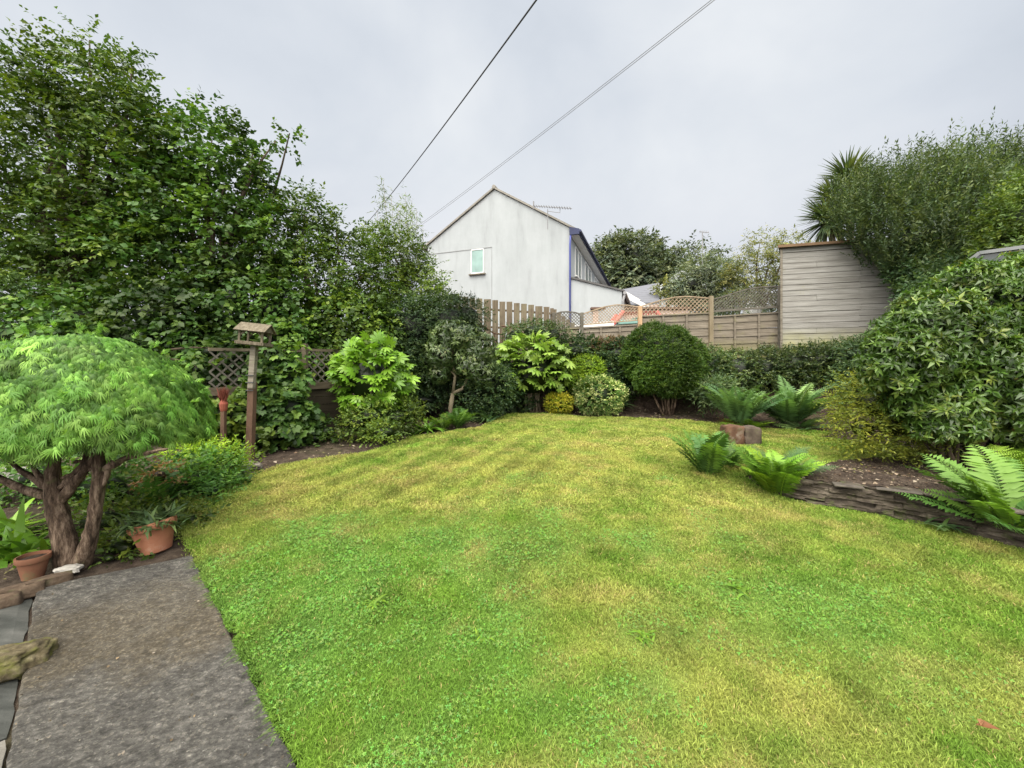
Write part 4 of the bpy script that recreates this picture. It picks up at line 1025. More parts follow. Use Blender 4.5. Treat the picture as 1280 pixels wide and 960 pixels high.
# swing seat behind the trellis
sw = empty('swing_seat', 'red framed garden swing seat with teal canopy behind the trellis', 'swing seat', P(800, 425, 13.0))
Ys = 13.0
for (xa, xb) in ((765, 780), (833, 820)):
    for dy in (-.0, .9):
        mb = MB(); a_ = P(xa, 407, Ys); b_ = P(xb, 389, Ys); a_[1] += dy; b_[1] += dy
        a_ = a_ + (a_ - b_) * 1.2
        mb.tube([a_, b_], .07, 8); mb.build('leg', M['red'], sw)
mb = MB(); mb.beam(P(772, 404, Ys), P(852, 400, Ys), .5, .14); mb.beam(P(790, 399, Ys + .3), P(846, 395, Ys + .3), .5, .05); mb.build('canopy', M['teal'], sw, bevel=.02)
mb = MB(); 
for i in range(14):
    u = i / 13; a_ = P(779 + 41 * u, 391.5 - 1.2 * u, Ys - .05); mb.add([a_ + np.array((-.045, 0, 0)), a_ + np.array((.06, 0, .0)), a_ + np.array((.01, 0, -.10))], [(0, 1, 2)])
mb.beam(P(778, 391, Ys - .05), P(821, 389.5, Ys - .05), .02, .05); mb.build('fringe', M['dkred'], sw)
wb = MB(); a_ = P(941, 393, 12.2)
wb.lathe(a_ - UP * .1, [(.0, 0), (.24, 0), (.27, .12), (.28, .28), (.25, .30), (.0, .31)], 18); wb.tube([a_ + np.array((-.26, -.02, .15)), a_ + np.array((-.15, -.05, .36)), a_ + np.array((.15, -.05, .36)), a_ + np.array((.26, -.02, .15))], .012, 6)
tag(wb.build('white_tub', M['white'], base=a_), 'white tub glimpsed through the trellis beside the shed', 'tub')

# ------------------------------------------------------------------ vertical board fence
pf = empty('picket_fence', 'brown vertical board fence with pale gaps in front of the white house', 'fence', P(635, 430, 11.5))
def pk_top(px): return 371.5 + (px - 580) * .118
mb = MB(); pitch = 9.0
i = 0; px = 560.0
k = 0
while px < 686:
    wpx = 7.2 if k % 7 != 5 else 8.9
    Yp = 11.5
    a_ = P(px + wpx / 2, pk_top(px) + random.uniform(-.8, .8), Yp)
    zb = 2.2
    mb.box((a_[0], Yp + random.uniform(-.004, .004), (zb + a_[2]) / 2), (wpx / F * Yp, .022, a_[2] - zb), Matrix.Rotation(random.uniform(-.006, .006), 3, 'Y'))
    px += wpx + 1.75; k += 1
mb.build('boards', M['picket'], pf, bevel=.004)
for yy in (392, 414):
    mb = MB(); mb.beam(P(552, yy - 9, 11.56), P(690, yy, 11.56), .07, .05); mb.build('rail', M['picket'], pf)
for px in (581, 636, 690):
    mb = MB(); a_ = P(px, pk_top(px) + 1, 11.62); mb.box((a_[0], 11.63, (a_[2] + 2.0) / 2), (.1, .1, a_[2] - 2.0)); mb.build('post', M['picket'], pf)
mb = MB()
for i in range(6):
    a_ = P(691, 384, 11.6); mb.box((a_[0] + .05 + i * .13, 11.62 - i * .012, (2.2 + a_[2] - .06 - .10 * i) / 2), (.122, .02, a_[2] - .06 - .10 * i - 2.2))
mb.build('return_boards', M['picket'], pf)
# wavy iron panel top
mb = MB(); pts = [(601, 407), (606, 408.5), (611, 412), (616, 416), (622, 417.5), (628, 417.5)]
mb.tube([P(x_, y_, 11.0) for x_, y_ in pts], .022, 6)
pts = [(627, 407.5), (631, 408), (636, 410), (641, 409.5), (646, 406.5), (652, 404.5), (658, 404), (664, 406)]
mb.tube([P(x_, y_, 11.0) for x_, y_ in pts], .022, 6)
for (x_, y_) in ((607, 409), (618, 417), (628, 417), (636, 410), (650, 405), (664, 406)):
    mb.tube([P(x_, y_, 11.0), np.array([P(x_, y_, 11.0)[0], 11.0, 1.95])], .014, 6)
tag(mb.build('garden_hoops', M['rust'], base=P(635, 440, 11.0)), 'wavy rusty iron edging hoops in front of the vertical board fence', 'edging')

# ------------------------------------------------------------------ panel fence with arched trellis
def lattice(mb, O, U, L_, zb, ztop, pitch, w_, t_=.012, nrm_=(0, 1, 0)):
    """crossed diagonal slats inside the strip between zb(u) and ztop(u)"""
    O = np.array(O, float); U = np.array(U, float); Nn = np.array(nrm_, float)
    H = 3.0
    for sgn, off in ((1, 0), (-1, .011)):
        c0 = -H
        while c0 < L_ + H:
            pts = []
            run = []
            for i in range(121):
                s = i / 120 * H
                u = c0 + s if sgn > 0 else L_ - (c0 + s)
                z = s
                if 0 <= u <= L_ and zb(u) <= zb(0) * 0 + z + BZ <= ztop(u): run.append((u, z + BZ))
                elif run: break
            if len(run) > 2:
                a_ = O + U * run[0][0] + UP * run[0][1] + Nn * off; b_ = O + U * run[-1][0] + UP * run[-1][1] + Nn * off
                mb.beam(a_, b_, w_, t_, up=tuple(Nn))
            c0 += pitch * 1.414
FY = 10.8
fx = lambda px: (px - 640) / F * FY
fzv = lambda py: EYE + (HOR - py) / F * FY
tf = empty('trellis_fence', 'grey brown panel fence topped with arched lattice trellis at the end of the garden', 'fence', (fx(830), FY, 2.0))
panels = [  # px0, px1, top of boards at both ends, trellis bottom at both ends, trellis top samples
    (692, 727, 412, 410, 411, 408, [392.5, 390, 389.5, 390.5, 393]),
    (727, 799, 410, 406, 406, 400, [393, 388, 383.5, 381, 381.5, 384]),
    (799, 888, 395.5, 391.5, 395, 391, [384, 379, 374.5, 371.5, 370.5, 371.5, 373]),
    (888, 973, 396, 390.5, 389.5, 383, [374.5, 371, 366, 361.5, 359, 358, 358.5]),
]
for k, (xa, xb, ta, tb_, ba, bb, tops) in enumerate(panels):
    X0, X1 = fx(xa), fx(xb) + (.12 if k == 3 else 0); L_ = X1 - X0
    mb = MB(); zt0, zt1 = fzv(ta), fzv(tb_)
    nb = 7; zlow = 1.75
    for i in range(nb):
        f0 = i / nb; z0_ = zlow + (zt0 - zlow) * f0; z1_ = zlow + (zt1 - zlow) * f0
        hh = (zt0 - zlow) / nb
        j0, j1 = random.uniform(-.012, .012), random.uniform(-.012, .012)
        q = [(X0 + .05, FY + .035, z0_ + j0), (X1 - .05, FY + .035, z1_ + j1), (X1 - .05, FY + .018, z1_ + hh * 1.12), (X0 + .05, FY + .018, z0_ + hh * 1.12)]
        if i == nb - 1: q[2] = (X1 - .05, FY + .018, zt1 - .02); q[3] = (X0 + .05, FY + .018, zt0 - .02)
        q = [(a_, b_ - (.040 if n_ < 2 else 0), c_ + (random.uniform(-.012, .012) if n_ < 2 else 0)) for n_, (a_, b_, c_) in enumerate(q)]
        mb.add(q + [(a_, b_ + .016, c_) for (a_, b_, c_) in q], [(0, 1, 2, 3), (7, 6, 5, 4), (0, 4, 5, 1), (1, 5, 6, 2), (2, 6, 7, 3), (3, 7, 4, 0)])
    pn = mb.build('panel', M['fence_wood'], tf)
    mb = MB()
    for u in (.33, .66) if L_ > 1 else (.5,):
        xx = X0 + L_ * u; mb.box((xx, FY - .028, (zlow + zt0 + (zt1 - zt0) * u - .03) / 2), (.045, .03, zt0 + (zt1 - zt0) * u - zlow - .03))
    mb.beam((X0 + .04, FY + .01, zt0), (X1 - .04, FY + .01, zt1), .07, .035)
    mb.build('batten', M['fence_wood'], pn)
    # trellis
    zt = [fzv(t) for t in tops]
    ztop = lambda u, zt=zt, L_=L_: float(np.interp(u / L_ * (len(zt) - 1), range(len(zt)), zt))
    zbot = lambda u, a_=fzv(ba), b_=fzv(bb), L_=L_: a_ + (b_ - a_) * u / L_
    BZ = fzv(ba) - .15
    mb = MB(); lattice(mb, (X0, FY + .01, 0), (1, 0, 0), L_, zbot, ztop, .062 if k != 2 else .078, .016)
    mt = M['lattice'] if k in (1, 2) else M['lattice_grey']
    ar = [(X0 + L_ * i / 24, FY + .01, ztop(L_ * i / 24)) for i in range(25)]
    for i in range(24): mb.beam(ar[i], ar[i + 1], .035, .03)
    mb.beam((X0, FY + .012, fzv(ba)), (X1, FY + .012, fzv(bb)), .03, .03)
    if k == 3: mb.beam((X0, FY - .01, fzv(ba)), (X1, FY - .01, fzv(bb)), .04, .055)
    mb.build('trellis', mt, tf)
for (px, top, w_, mt) in ((692, 391, .08, 'lattice_grey'), (727, 391, .085, 'lattice_grey'), (799.5, 383, .1, 'new_wood'), (888, 370.5, .105, 'post_wood'), (973.5, 357, .06, 'lattice_grey'), (846, 0, 0, '')):
    if not w_: continue
    mb = MB(); zt_ = fzv(top); mb.box((fx(px), FY - .03, (1.5 + zt_) / 2), (w_, .09, zt_ - 1.5)); mb.build('post', M[mt], tf, bevel=.006)

# ------------------------------------------------------------------ shed
sd_ = empty('shed', 'pale weathered timber shed with horizontal cladding at the right end of the fence', 'shed', (7.2, 10.55, 2.1))
SA = np.array((7.12, 10.6, 0)); SB = np.array((10.7, 9.66, 0)); SL = np.linalg.norm(SB - SA); SU = (SB - SA) / SL; SN_ = np.array((SU[1], -SU[0], 0))
zt = 4.86
mb = MB(); BK = np.array((1.75, 2.2, 0)); q = [SA, SB, SB + BK, SA + BK]
mb.add([k + UP * 1.6 for k in q] + [k + UP * (zt - .02 - (0 if i < 2 else .25)) for i, k in enumerate(q)], [(3, 2, 1, 0), (4, 5, 6, 7), (0, 1, 5, 4), (1, 2, 6, 5), (2, 3, 7, 6), (3, 0, 4, 7)])
mb.build('wall', M['dark_board'], sd_)
mb = MB(); z = 2.15; nb = 19; hh = (zt - z) / nb
for i in range(nb):
    cuts = [0, SL * (.48 if i % 3 else .22), SL] if i % 2 else [0, SL * .47, SL]
    for a_, b_ in zip(cuts[:-1], cuts[1:]):
        zz = z + i * hh + random.uniform(-.004, .004); of = .014 + random.uniform(0, .005); wv_ = random.uniform(-.006, .006)
        p0 = SA + SU * (a_ + .002) + SN_ * of; p1 = SA + SU * (b_ - .002) + SN_ * of
        q = [p0 + UP * zz + SN_ * .008, p1 + UP * (zz + wv_) + SN_ * .008, p1 + UP * (zz + hh - .007 + wv_), p0 + UP * (zz + hh - .007)]
        mb.add(q + [k - SN_ * .010 for k in q], [(0, 1, 2, 3), (7, 6, 5, 4), (0, 4, 5, 1), (1, 5, 6, 2), (2, 6, 7, 3), (3, 7, 4, 0)])
mb.build('cladding', M['shed'], sd_)
mb = MB(); mb.beam(SA + SN_ * .045 + UP * 2.1, SA + SN_ * .045 + UP * (zt - .05), .05, .03, up=tuple(SN_)); mb.build('corner_trim', M['grey_wood'], sd_)
mb = MB(); q = [SA - SU * .10 + SN_ * .12, SB + SU * .1 + SN_ * .12, SB + SU * .1 + BK * 1.04, SA - SU * .10 + BK * 1.04]
mb.add([k + UP * (zt + .0 - (0 if i < 2 else .25)) for i, k in enumerate(q)] + [k + UP * (zt + .05 - (0 if i < 2 else .25)) for i, k in enumerate(q)], [(3, 2, 1, 0), (4, 5, 6, 7), (0, 1, 5, 4), (1, 2, 6, 5), (2, 3, 7, 6), (3, 0, 4, 7)])
mb.build('roof', M['felt'], sd_)
mb = MB(); mb.beam(SA - SU * .11 + SN_ * .135 + UP * (zt + .01), SB + SU * .1 + SN_ * .135 + UP * (zt + .01), .02, .07, up=(0, 0, 1)); mb.build('fascia', M['shed_trim'], sd_)

# ------------------------------------------------------------------ greenhouse behind the rhododendron
gh = empty('greenhouse', 'grey framed greenhouse mostly hidden behind the rhododendron', 'greenhouse', (8.6, 7.2, 1.2))
g0 = P(1158, 358, 7.2); g1 = P(1186, 321, 7.2); wid = 2.4
gb = 1.2; ev = g0[2] - .15
ga = R(44); gu = np.array((math.cos(ga), -math.sin(ga), 0)); gv = np.array((math.sin(ga), math.cos(ga), 0)); g00 = np.array((g0[0], 7.2, 0))
h_up = g1[2] - ev
prof = [(0, gb), (0, ev), (.62, ev + .62), (1.24, ev + .62), (1.86, ev), (1.86, gb)]
def gp(u, v, z): return g00 + gu * u + gv * v + UP * z
mb = MB()
for v_ in (0, 1.9):
    for i in range(len(prof) - 1): mb.beam(gp(prof[i][0], v_, prof[i][1]), gp(prof[i + 1][0], v_, prof[i + 1][1]), .055, .055, up=tuple(gv))
for u_, z_ in prof[1:-1]: mb.beam(gp(u_, 0, z_), gp(u_, 1.9, z_), .05, .05)
mb.beam(gp(.2, -.01, ev - .05), gp(.62, -.01, ev + .2), .04, .04, up=tuple(gv)); mb.build('frame', M['alu'], gh)
mb = MB()
mb.add([gp(u_, .02, z_) for u_, z_ in prof], [tuple(range(5, -1, -1))]); mb.add([gp(u_, 1.88, z_) for u_, z_ in prof], [tuple(range(6))])
for i in range(len(prof) - 1):
    (xa, za_), (xb, zb_) = prof[i], prof[i + 1]; mb.add([gp(xa, .03, za_), gp(xb, .03, zb_), gp(xb, 1.87, zb_), gp(xa, 1.87, za_)], [(0, 1, 2, 3)])
mb.build('glazing', M['ghglass'], gh)

# ------------------------------------------------------------------ lattice fence under the left trees
lf = empty('lattice_fence', 'dark board fence with grey lattice top under the left trees', 'fence', (-3.9, 7.5, gz1(-3.9, 7.5)))
FP = [np.array((-4.78, 6.3)), np.array((-3.90, 7.5)), np.array((-2.95, 8.85)), np.array((-2.0, 10.2)), np.array((-1.2, 11.3))]
for i in range(len(FP) - 1):
    a_, b_ = FP[i], FP[i + 1]; L_ = np.linalg.norm(b_ - a_); u_ = (b_ - a_) / L_; U3 = np.array((u_[0], u_[1], 0)); N3 = np.array((u_[1], -u_[0], 0))
    zr = 1.25 + .05 * i; ztp = 1.92 + .06 * i
    O3 = np.array((a_[0], a_[1], 0))
    mb = MB(); zlo = gz1(*a_) - .1
    for k in range(6):
        z_ = zlo + (zr - .06 - zlo) * k / 6; mb.beam(O3 + UP * (z_ + .08), O3 + U3 * L_ + UP * (z_ + .08), .018, (zr - .06 - zlo) / 6 * .96)
    pn = mb.build('panel', M['dark_board'], lf)
    mb = MB(); mb.beam(O3 + N3 * .02 + UP * zr, O3 + U3 * L_ + N3 * .02 + UP * (zr + .03), .05, .13); mb.build('rail', M['rail_wood'], lf); mb = MB(); mb.beam(O3 + N3 * .0 + UP * ztp, O3 + U3 * L_ + UP * (ztp + .04), .05, .05); mb.build('rail', M['rail_wood'], lf)
    BZ = zr + .06
    mb = MB(); lattice(mb, O3, U3, L_, lambda u: BZ, lambda u: ztp, .115, .026, .014, tuple(N3)); mb.build('lattice', M['lattice_grey'], lf)
for i, a_ in enumerate(FP):
    if i == 0: continue
    zt_ = 2.03 + .06 * i; mb = MB(); mb.box((a_[0] + .03, a_[1] - .03, (zt_ + 0) / 2), (.09, .09, zt_)); mb.build('post', M['rail_wood'], lf, bevel=.006)

# low grey wall behind the domed tree
mb = MB(); a_ = P(-60, 590, 5.0); b_ = P(36, 590, 5.0); mb.beam(np.array((a_[0] - .6, 5.0, .1)), np.array((b_[0], 5.05, .1)), .16, .5)
tag(mb.build('block_wall', M['grey_wall'], base=(a_[0], 5, -.1), bevel=.01), 'low grey wall behind the domed tree at the left edge', 'wall')

# ------------------------------------------------------------------ bird table
c = G(312, 580)
bt = empty('bird_table', 'wooden bird table with pitched roof on a tall brown post by the hedge', 'bird table', c)
YB = c[1]; k_ = YB / F
pl = P(312, 580, YB); pm_ = P(315.5, 477, YB); pt = P(318, 433, YB)
mb = MB(); mb.beam(pl - UP * .1, pm_, .088, .088, up=(0, 1, 0)); mb.build('lower_post', M['brown_post'], bt, bevel=.008)
mb = MB(); mb.beam(pm_ + np.array((.005, -.03, -.10)), pt, .078, .07, up=(0, 1, 0)); mb.build('upper_post', M['grey_wood'], bt, bevel=.006)
for zz in (-.12, -.01, .09):
    mb = MB(); mb.beam(pm_ + np.array((-.05, -.066, zz)), pm_ + np.array((.055, -.066, zz)), .012, .012); mb.build('strap', M['cable'], bt)
TB = Matrix.Rotation(R(9), 3, 'Z') @ Matrix.Rotation(R(5.5), 3, 'Y')
tc_ = pt + np.array((.0, 0, .02))
def tb(v): q = TB @ Vector(v); return np.array((q.x, q.y, q.z)) + tc_
def tbox(mb, c_, s_, R2=None):
    mb.box(tb(c_), s_, TB @ R2 if R2 is not None else TB)
mb = MB(); tbox(mb, (0, 0, 0), (.34, .30, .02))
for s_ in (-1, 1): tbox(mb, (s_ * .175, 0, .018), (.014, .33, .045)); tbox(mb, (0, s_ * .158, .018), (.33, .014, .045))
mb.build('tray', M['bird_wood'], bt, bevel=.003)
for sx_ in (-1, 1):
    for sy_ in (-1, 1):
        mb = MB(); tbox(mb, (sx_ * .145, sy_ * .125, .10), (.028, .028, .185)); 
        mb.beam(tb((sx_ * .14, sy_ * .125, .115)), tb((sx_ * .075, sy_ * .125, .185)), .014, .02); mb.build('corner_post', M['bird_wood'], bt, bevel=.002)
mb = MB()
for sy_ in (-1, 1):
    for j in range(3):
        yy = sy_ * (.035 + j * .065); zz = .305 - abs(yy) * .62 
        tbox(mb, (0, yy, zz), (.40, .078, .013), Matrix.Rotation(-sy_ * R(32), 3, 'X'))
mb.build('roof', M['bird_wood'], bt, bevel=.003)
for sx_ in (-1, 1):
    mb = MB(); v_ = [tb((sx_ * .168 + d_, y_, z_)) for d_ in (-.006, .006) for y_, z_ in ((-.17, .19), (.17, .19), (0, .295))]
    mb.add(v_, [(0, 2, 1), (3, 4, 5), (0, 1, 4, 3), (1, 2, 5, 4), (2, 0, 3, 5)]); mb.build('gable', M['bird_wood'], bt)

# reddish ornament on a stake
YO = 5.55; c = P(279, 560, YO); c[2] = gz1(c[0], c[1])
og = empty('garden_stake', 'brown stake topped with a small reddish bristly ornament behind the domed tree', 'stake', c)
mb = MB(); mb.beam(c - UP * .05, P(279.5, 512, YO), .055, .055, up=(0, 1, 0)); mb.build('stake', M['brown_post'], og, bevel=.004)
L = Leaves(); p_ = np.repeat(P(279.5, 510, YO)[None], 130, 0); d_ = norm(rng.normal(size=(130, 3)) * np.array((.14, .14, .0)) + np.array((0, 0, 1)))
L.add(NARROW, p_ + d_ * .02, d_, rng.normal(size=(130, 3)), rng.uniform(.16, .30, 130), 0, 1, .5); L.C[-1][:] = np.array((.15, .045, .032))
L.build('bristles', M['dead'], og)
mb = MB(); mb.lathe(P(279.5, 514, YO), [(.035, 0), (.045, .03), (.055, .10), (.03, .16), (0, .18)], 12); mb.build('cup', M['brush'], og)

# ------------------------------------------------------------------ overhead cables
def cable(name, label, a_, b_, r_, sag, mat, group=None):
    mb = MB(); pts = []
    for i in range(41):
        s = i / 40; q = a_ * (1 - s) + b_ * s; q = q - UP * sag * 4 * s * (1 - s); pts.append(q)
    mb.tube(pts, r_, 7)
    o = mb.build(name, mat, base=a_, smooth=True); return tag(o, label, 'cable', group)
def through(p1, Y1_, p2, Y2_, s0, s1):
    a_ = P(*p1, Y1_); b_ = P(*p2, Y2_); return a_ + (b_ - a_) * s0, a_ + (b_ - a_) * s1
a_, b_ = through((668, -2), 7.0, (462, 273), 24, -.12, 1.15); cable('overhead_cable', 'thick dark overhead cable, the left one, crossing the sky down behind the trees', a_, b_, .016, .22, M['cable'])
a_, b_ = through((884, 0), 8.0, (526, 279), 22, -.2, 1.06); cable('overhead_wire', 'upper of the two thin grey wires above the white house', a_, b_, .0065, .12, M['thin'], 'pair of thin wires')
a_, b_ = through((888, 0), 8.0, (524, 283), 22, -.2, 1.06); cable('overhead_wire', 'lower of the two thin grey wires above the white house', a_, b_, .0065, .12, M['thin'], 'pair of thin wires')
mb = MB(); a_ = P(878, 306, 34); b_ = P(878, 290, 34); mb.tube([a_ - UP * 3, b_], .04, 6); mb.tube([b_ + np.array((-.25, 0, .03)), b_ + np.array((.55, 0, -.05))], .03, 6)
for i in range(5): q = b_ + np.array((-.2 + i * .17, 0, 0)); mb.tube([q - UP * .12, q + UP * .12], .02, 5)
tag(mb.build('distant_aerial', M['metal'], base=a_ - UP * 3), 'tiny aerial on a mast above the distant trees', 'aerial')

# ------------------------------------------------------------------ pots
def pot(parent, c_, r_, h_, mat, tilt=None):
    mb = MB(); mb.lathe(c_, [(0.0, .002), (r_ * .66, 0), (r_ * .68, .01), (r_ * .93, h_ * .74), (r_ * 1.03, h_ * .76), (r_ * 1.06, h_ * .80), (r_ * 1.06, h_ * .97), (r_ * 1.03, h_), (r_ * .94, h_), (r_ * .92, h_ * .8), (r_ * .86, h_ * .78)], 36, tilt)
    o = mb.build('pot', mat, parent, smooth=True); m_ = o.modifiers.new('edge', 'EDGE_SPLIT'); m_.split_angle = R(40)
    mb = MB(); mb.lathe(c_, [(r_ * .9, h_ * .86), (r_ * .4, h_ * .90), (0, h_ * .89)], 24, tilt); mb.build('compost', M['soil'], parent, smooth=True)
c = G(196, 684)
pp = empty('potted_plant', 'large terracotta pot of grey green leaves tilting beside the lawn', 'potted plant', c)
tl_ = Matrix.Rotation(R(-9), 3, 'Y')
pot(pp, c - UP * .025, .150, .25, M['terracotta'], tl_)
L = Leaves(); n = 170
n = 420; top = c + np.array((-.035, 0, .205)); d = norm(rng.normal(size=(n, 3)) * np.array((1, 1, .3)) + np.array((-.1, 0, .75)))
L.add(STRAP, top + rng.normal(size=(n, 3)) * np.array((.075, .075, .02)), d, np.array((0, 0, 1)) + rng.normal(size=(n, 3)) * .2, rng.uniform(.09, .20, n), rng.random(n), rng.uniform(.45, 1.15, n), 1.5)
L.build('foliage', M['grey'], pp)
c = G(38, 722); c[0] += .02
p2_ = empty('small_pot', 'small dark rimmed terracotta pot beside the domed tree trunk', 'pot', c)
pot(p2_, c, .085, .16, M['terracotta_d'])
# ================================================================== plants
def gbase(px, Y): x = (px - 640) / F * Y; return np.array((x, Y, gz1(x, Y)))

# ------------------------------------------------------------------ trees of the left boundary
broad_tree('broadleaf_tree', 'tallest broadleaf tree, its crown peak highest at the upper left', 'tree',
    [lobe(115, 105, 40, 58, 8.6), lobe(45, 135, 42, 48, 8.4), lobe(155, 165, 52, 58, 8.5), lobe(85, 200, 85, 80, 8.6), lobe(-20, 215, 60, 70, 8.2), lobe(-40, 290, 80, 100, 8.2), lobe(165, 245, 75, 70, 8.7), lobe(70, 285, 85, 70, 8.5), lobe(130, 335, 90, 60, 8.3), lobe(25, 350, 75, 55, 8.2), lobe(112, 58, 14, 26, 8.6), lobe(38, 88, 18, 26, 8.4), lobe(165, 92, 14, 26, 8.5)],
    gbase(95, 8.6), M['tree_a'], M['bark'], 30, 10, .42, .115, LEAF, r0=.16, tone=.92, inner=.35, wob=.55)
broad_tree('broadleaf_tree', 'middle broadleaf tree, one bare branch of leaves reaching out toward the cable', 'tree',
    [lobe(265, 190, 50, 48, 9.0), lobe(288, 240, 50, 48, 9.0), lobe(222, 190, 45, 52, 9.0), lobe(230, 260, 70, 65, 8.9), lobe(316, 196, 14, 12, 9.0), lobe(345, 178, 9, 6, 9.0), lobe(362, 168, 7, 5, 9.0), lobe(275, 310, 80, 60, 8.8), lobe(330, 302, 46, 46, 9.0), lobe(200, 320, 70, 60, 8.7)],
    gbase(262, 9.0), M['tree_b'], M['bark'], 28, 10, .40, .11, ROUND, r0=.13, inner=.4)
broad_tree('broadleaf_tree', 'lower rounded broadleaf tree left of the bamboo, its crown spilling above the fatsia', 'tree',
    [lobe(382, 268, 30, 28, 9.4), lobe(420, 298, 32, 24, 9.4), lobe(370, 300, 55, 50, 9.3), lobe(432, 330, 44, 38, 9.4), lobe(385, 355, 65, 55, 9.1), lobe(455, 355, 45, 40, 9.4), lobe(445, 400, 55, 40, 9.0), lobe(330, 350, 50, 50, 9.0)],
    gbase(395, 9.4), M['tree_a'], M['bark'], 34, 10, .36, .10, LEAF, r0=.11, tone=.92, inner=.4)
broad_tree('small_tree', 'small bright leaved tree overlapping the left end of the white house', 'tree',
    [lobe(498, 322, 34, 34, 10.6), lobe(522, 352, 30, 30, 10.6), lobe(480, 345, 38, 38, 10.5), lobe(550, 384, 24, 20, 10.6), lobe(520, 375, 42, 34, 10.4), lobe(470, 300, 18, 20, 10.5)],
    gbase(515, 10.6), M['tree_c'], M['bark'], 66, 9, .30, .085, LEAF, r0=.08, inner=.4)
broad_tree('evergreen_shrub', 'dense dark evergreen mass between the small bright tree and the vertical board fence', 'shrub',
    [lobe(515, 415, 52, 42, 9.6), lobe(560, 405, 40, 36, 9.7), lobe(495, 455, 45, 42, 9.4), lobe(545, 450, 50, 40, 9.6), lobe(585, 395, 22, 20, 9.8)],
    gbase(530, 9.7), M['tree_d'], M['bark'], 130, 12, .26, .075, LANCE, r0=.07, inner=.7, core=.55)
broad_tree('blue_green_tree', 'bluish green fine leaved tree at the far left edge behind the domed tree', 'tree',
    [lobe(15, 385, 60, 45, 7.2), lobe(-55, 350, 60, 80, 7.2), lobe(-10, 440, 60, 55, 7.0), lobe(55, 420, 45, 36, 7.2)],
    gbase(0, 7.2), M['tree_e'], M['bark'], 40, 10, .30, .06, LANCE, r0=.09, inner=.5)
# hazel like shrubs hanging over the lattice fence: one after another along it
hz = [('leafy shrub left of the bird table, large pale leaves drooping above the lattice', 'tree_b', [lobe(110, 400, 75, 45, 7.4), lobe(190, 395, 62, 48, 7.6), lobe(235, 420, 45, 38, 7.4), lobe(150, 445, 80, 50, 7.2), lobe(262, 440, 26, 18, 6.7), lobe(245, 462, 14, 12, 6.4)], 160, 7.6),
      ('dark leafy shrub overhanging the lattice right behind the bird table roof', 'tree_b', [lobe(290, 375, 62, 50, 8.1), lobe(345, 390, 52, 45, 8.3), lobe(275, 425, 52, 34, 7.9), lobe(350, 425, 50, 26, 8.0), lobe(300, 440, 30, 14, 7.0), lobe(345, 440, 26, 12, 7.0)], 310, 8.3),
      ('dark leafy shrub between the bird table and the upright bright green fatsia', 'tree_a', [lobe(415, 410, 55, 45, 8.9), lobe(455, 420, 45, 45, 9.0), lobe(400, 440, 34, 14, 8.4), lobe(440, 455, 34, 30, 8.6), lobe(500, 470, 30, 24, 9.2)], 430, 9.0)]
for lab, mt, lb, px, Y in hz:
    broad_tree('overhanging_shrub', lab, 'shrub', lb, gbase(px, Y), M[mt], M['bark'], 52, 8, .38, .105, ROUND, r0=.07, inner=.5, core=.3, tonevar=.6, droop=.45, tone=.92, group='leafy shrubs over the lattice fence')
# dark hedge added behind them all to keep the low gaps dark
root = empty('backing_hedge', 'dark hedge added behind the lattice fence to darken gaps under the trees', 'hedge', gbase(200, 9.4))
L = Leaves(); lb = []
for px in range(-160, 560, 55):
    Yh = np.interp(px, [-160, 100, 560], [8.4, 9.4, 11.4]); lb.append((np.array((*(gbase(px, Yh)[:2]), 1.35)), np.array((.95, .6, 1.5 + .25 * math.sin(px)))))
p, o_ = shell(lb, 34, .8, low=-.5); sprays(L, p, o_, 8, .25, .10, LEAF, tone=.6)
for c_, r_ in lb: L.core(c_, r_ * .82, .13)
L.build('foliage', M['tree_d'], root)

# bamboo
bmb = empty('bamboo', 'pale slender bamboo rising above the trees left of the white house', 'bamboo', gbase(500, 11.6))
L = Leaves(); mb = MB()
for (px, py) in ((478, 226), (497, 262), (506, 240), (514, 250), (488, 245), (520, 262), (470, 262), (528, 285), (508, 275)):
    t_ = P(px, py, 11.6 + random.uniform(-.3, .3)); b_ = gbase(500 + (px - 497) * .4, 11.6)
    pts = [b_ * (1 - s) + t_ * s + np.array((.12 * math.sin(s * 3), 0, 0)) for s in np.linspace(0, 1, 9)]
    mb.tube(pts, [.016 * (1 - s * .75) for s in np.linspace(0, 1, 9)], 6)
    n = 58; s = rng.uniform(.62, 1, n); pos = b_[None] * (1 - s)[:, None] + t_[None] * s[:, None] + rng.normal(size=(n, 3)) * .06
    d = norm(rng.normal(size=(n, 3)) * np.array((1, 1, .4)) + np.array((0, 0, .1)))
    sprays(L, pos, d, 5, .24, .15, NARROW, droop=.35)
L.build('leaves', M['bamboo'], bmb); mb.build('stems', M['pale_bark'], bmb, smooth=True)

